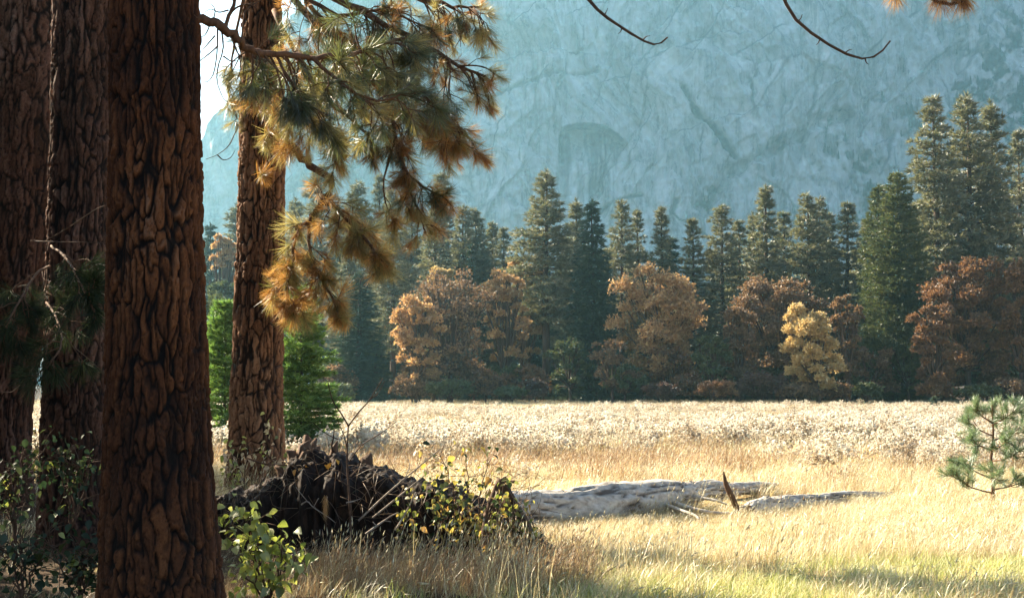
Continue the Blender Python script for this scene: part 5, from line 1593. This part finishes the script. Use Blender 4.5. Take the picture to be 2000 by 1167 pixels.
def keep_clear(xy, litter=True):
    x, y = xy[:, 0], xy[:, 1]
    ok = np.ones(len(xy), bool)
    for (tx, ty, r) in ((b1.x, b1.y, 0.42), (b2.x, b2.y, 0.42), (bb.x, bb.y, 0.42), (ba.x, ba.y, 0.42)):
        ok &= np.hypot(x - tx, y - ty) > r
    ok &= ~((np.abs(y - DM) < 0.75) & (x > -2.8) & (x < 0.35))
    if litter:
        n = fbm(np.stack([x * 0.6, y * 0.6, 0 * x], -1), 3, 9) - 0.5
        lit = smooth(-2.6, -3.6, x - (y - 9) * -0.12 + n * 1.5) * smooth(24, 17, y + n * 4)
        ok &= np.random.default_rng(4).uniform(0, 1, len(x)) > lit * 0.93
    return ok

def nz(xy, f, s):
    return fbm(np.stack([xy[:, 0] * f, xy[:, 1] * f, 0 * xy[:, 0]], -1), 3, s)

def cm(seed, mat, *a, **k):
    V, F4, F3, T = blade_clump(seed, *a, **k)
    return mesh_np('clump', V, [F4, F3], M[mat], {'tone': T})
dry_v = [cm(700 + i, 'grass_dry', 26, 0.27, 0.17, 0.0042, 0.34, heads=0.05, wind=(0.35, 0.05), curl=0.4) for i in range(7)]
green_v = [cm(720 + i, 'grass_green', 30, 0.18, 0.15, 0.0055, 0.4, curl=0.4) for i in range(4)]
tall_v = [cm(740 + i, 'grass_dry', 7, 0.62, 0.16, 0.0042, 0.2, heads=0.55, head_len=0.08, wind=(0.15, 0.0), curl=0.2) for i in range(6)]
brown_v = [cm(760 + i, 'grass_brown', 20, 0.46, 0.16, 0.005, 0.2, heads=0.4) for i in range(3)]
wide_v = [cm(780 + i, 'grass_dry', 70, 0.34, 0.55, 0.012, 0.25, heads=0.3, head_len=0.12) for i in range(4)]
wide_b = [cm(790 + i, 'grass_brown', 60, 0.38, 0.5, 0.012, 0.25, heads=0.3, head_len=0.12) for i in range(3)]
fl_v = []
for i in range(5):
    V, F3, T, MI = fluff_clump(800 + i, 12, 0.50, 0.26, 0.05)
    fl_v.append(mesh_np('clump', V, F3, [M['fluff'], M['grass_dry']], {'tone': T}, False, MI))

p = field(34000, 8.0, 33, 1, 0.8); ok = keep_clear(p); g_ = nz(p, 0.35, 21)
greenish = smooth(13.5, 10.5, p[:, 1] + (g_ - 0.5) * 9) * (p[:, 0] > -0.5)
u = np.random.default_rng(2).uniform(0, 1, len(p))
bare = smooth(0.5, -0.1, p[:, 0] + (g_ - 0.5) * 1.5) * smooth(13.4, 12.6, p[:, 1])
dry = ok & (u > greenish * 0.6) & (nz(p, 0.5, 25) > 0.36) & (np.random.default_rng(14).uniform(0, 1, len(p)) > bare * 0.80)
scatter('dry_grass', 'dry straw-coloured grass of the meadow round the logs', dry_v, p[dry], 0, 0.95, 31)
lr = np.random.default_rng(91)
ps = np.column_stack([lr.uniform(-0.3, 5.6, 5200), lr.uniform(12.8, 19.0, 5200)])
ps = ps[(ps[:, 1] < 15.6 + 0.62 * ps[:, 0])]
scatter('short_grass', 'short dense straw before the logs', dry_v, ps[keep_clear(ps)], 0, 0.9, 39)
p2 = field(12000, 8.0, 20, 3, 0.8); g_ = nz(p2, 0.5, 22)
ok = keep_clear(p2) & (np.random.default_rng(5).uniform(0, 1, len(p2)) < smooth(14.5, 10.0, p2[:, 1] + (g_ - 0.5) * 8) * (0.15 + 0.85 * smooth(-0.2, 0.6, p2[:, 0]))) & (p2[:, 0] > -2.4)
scatter('green_grass', 'short yellow-green grass in the front of the meadow', green_v, p2[ok], 0, 1.0, 32)
p3 = field(5200, 9.5, 22, 6, 0.8); g_ = nz(p3, 0.6, 23)
ok = keep_clear(p3) & (g_ > 0.62)
scatter('tall_grass', 'tall pale grass with seed heads', tall_v, p3[ok], 0, 0.75, 33)
# tall grass right in front of the root plate
lr = np.random.default_rng(66)
q = np.column_stack([lr.uniform(-1.65, 0.1, 260), lr.uniform(10.5, 11.6, 260)])
scatter('seeding_grass', 'pale seeding grass standing in front of the dark root plate', tall_v[:4] + dry_v[:3], q, 0, 0.75, 34)
p4 = field(9000, 14, 60, 7, 0.8); ok = keep_clear(p4) & (nz(p4, 0.25, 27) > 0.56)
scatter('brown_grass', 'brown grass in patches between the pale grass', brown_v, p4[ok], 0, 1.0, 35)
lr = np.random.default_rng(92)
pb = np.column_stack([lr.uniform(-2.2, 0.55, 700), lr.uniform(10.3, 12.8, 700)])
scatter('dead_stems', 'brown dead stems on the dim ground before the root plate', brown_v, pb[keep_clear(pb)], 0, 0.7, 41)
p5 = field(26000, 28, 134, 8, 0.85); ok = keep_clear(p5)
scatter('meadow_grass', 'dry grass covering the far meadow up to the wood', wide_v, p5[ok], 0, 1.0, 36)
p6 = field(16000, 22, 132, 9, 0.8); ok = (nz(p6 * np.array([0.5, 1.0]), 0.12, 28) > 0.53) & keep_clear(p6)
scatter('brown_stems', 'darker brown stems in bands across the meadow', wide_b, p6[ok], 0, 1.0, 37)
p7 = field(34000, 21, 112, 10, 0.75)
dens = nz(p7 * np.array([0.6, 1.0]), 0.16, 29)
ok = np.random.default_rng(6).uniform(0, 1, len(p7)) < smooth(0.42, 0.60, dens) * smooth(21, 34, p7[:, 1] + (dens - 0.5) * 30) * smooth(116, 84, p7[:, 1] + (dens - 0.5) * 90) * (0.35 + 0.65 * smooth(0.42, 0.55, nz(p7, 0.55, 44)))
scatter('seed_fluff', 'white fluffy seed heads covering the middle of the meadow', fl_v, p7[ok], 0, 1.0, 38)

scatter('ledge_trees', 'tiny dark trees and brush on the ledges of the cliff', [PROTO['fir'][k][1] for k in range(3)], LEDGE[:, :2], 0, 0.33, 40, tilt=0.03, zs=LEDGE[:, 2] - 1.0)
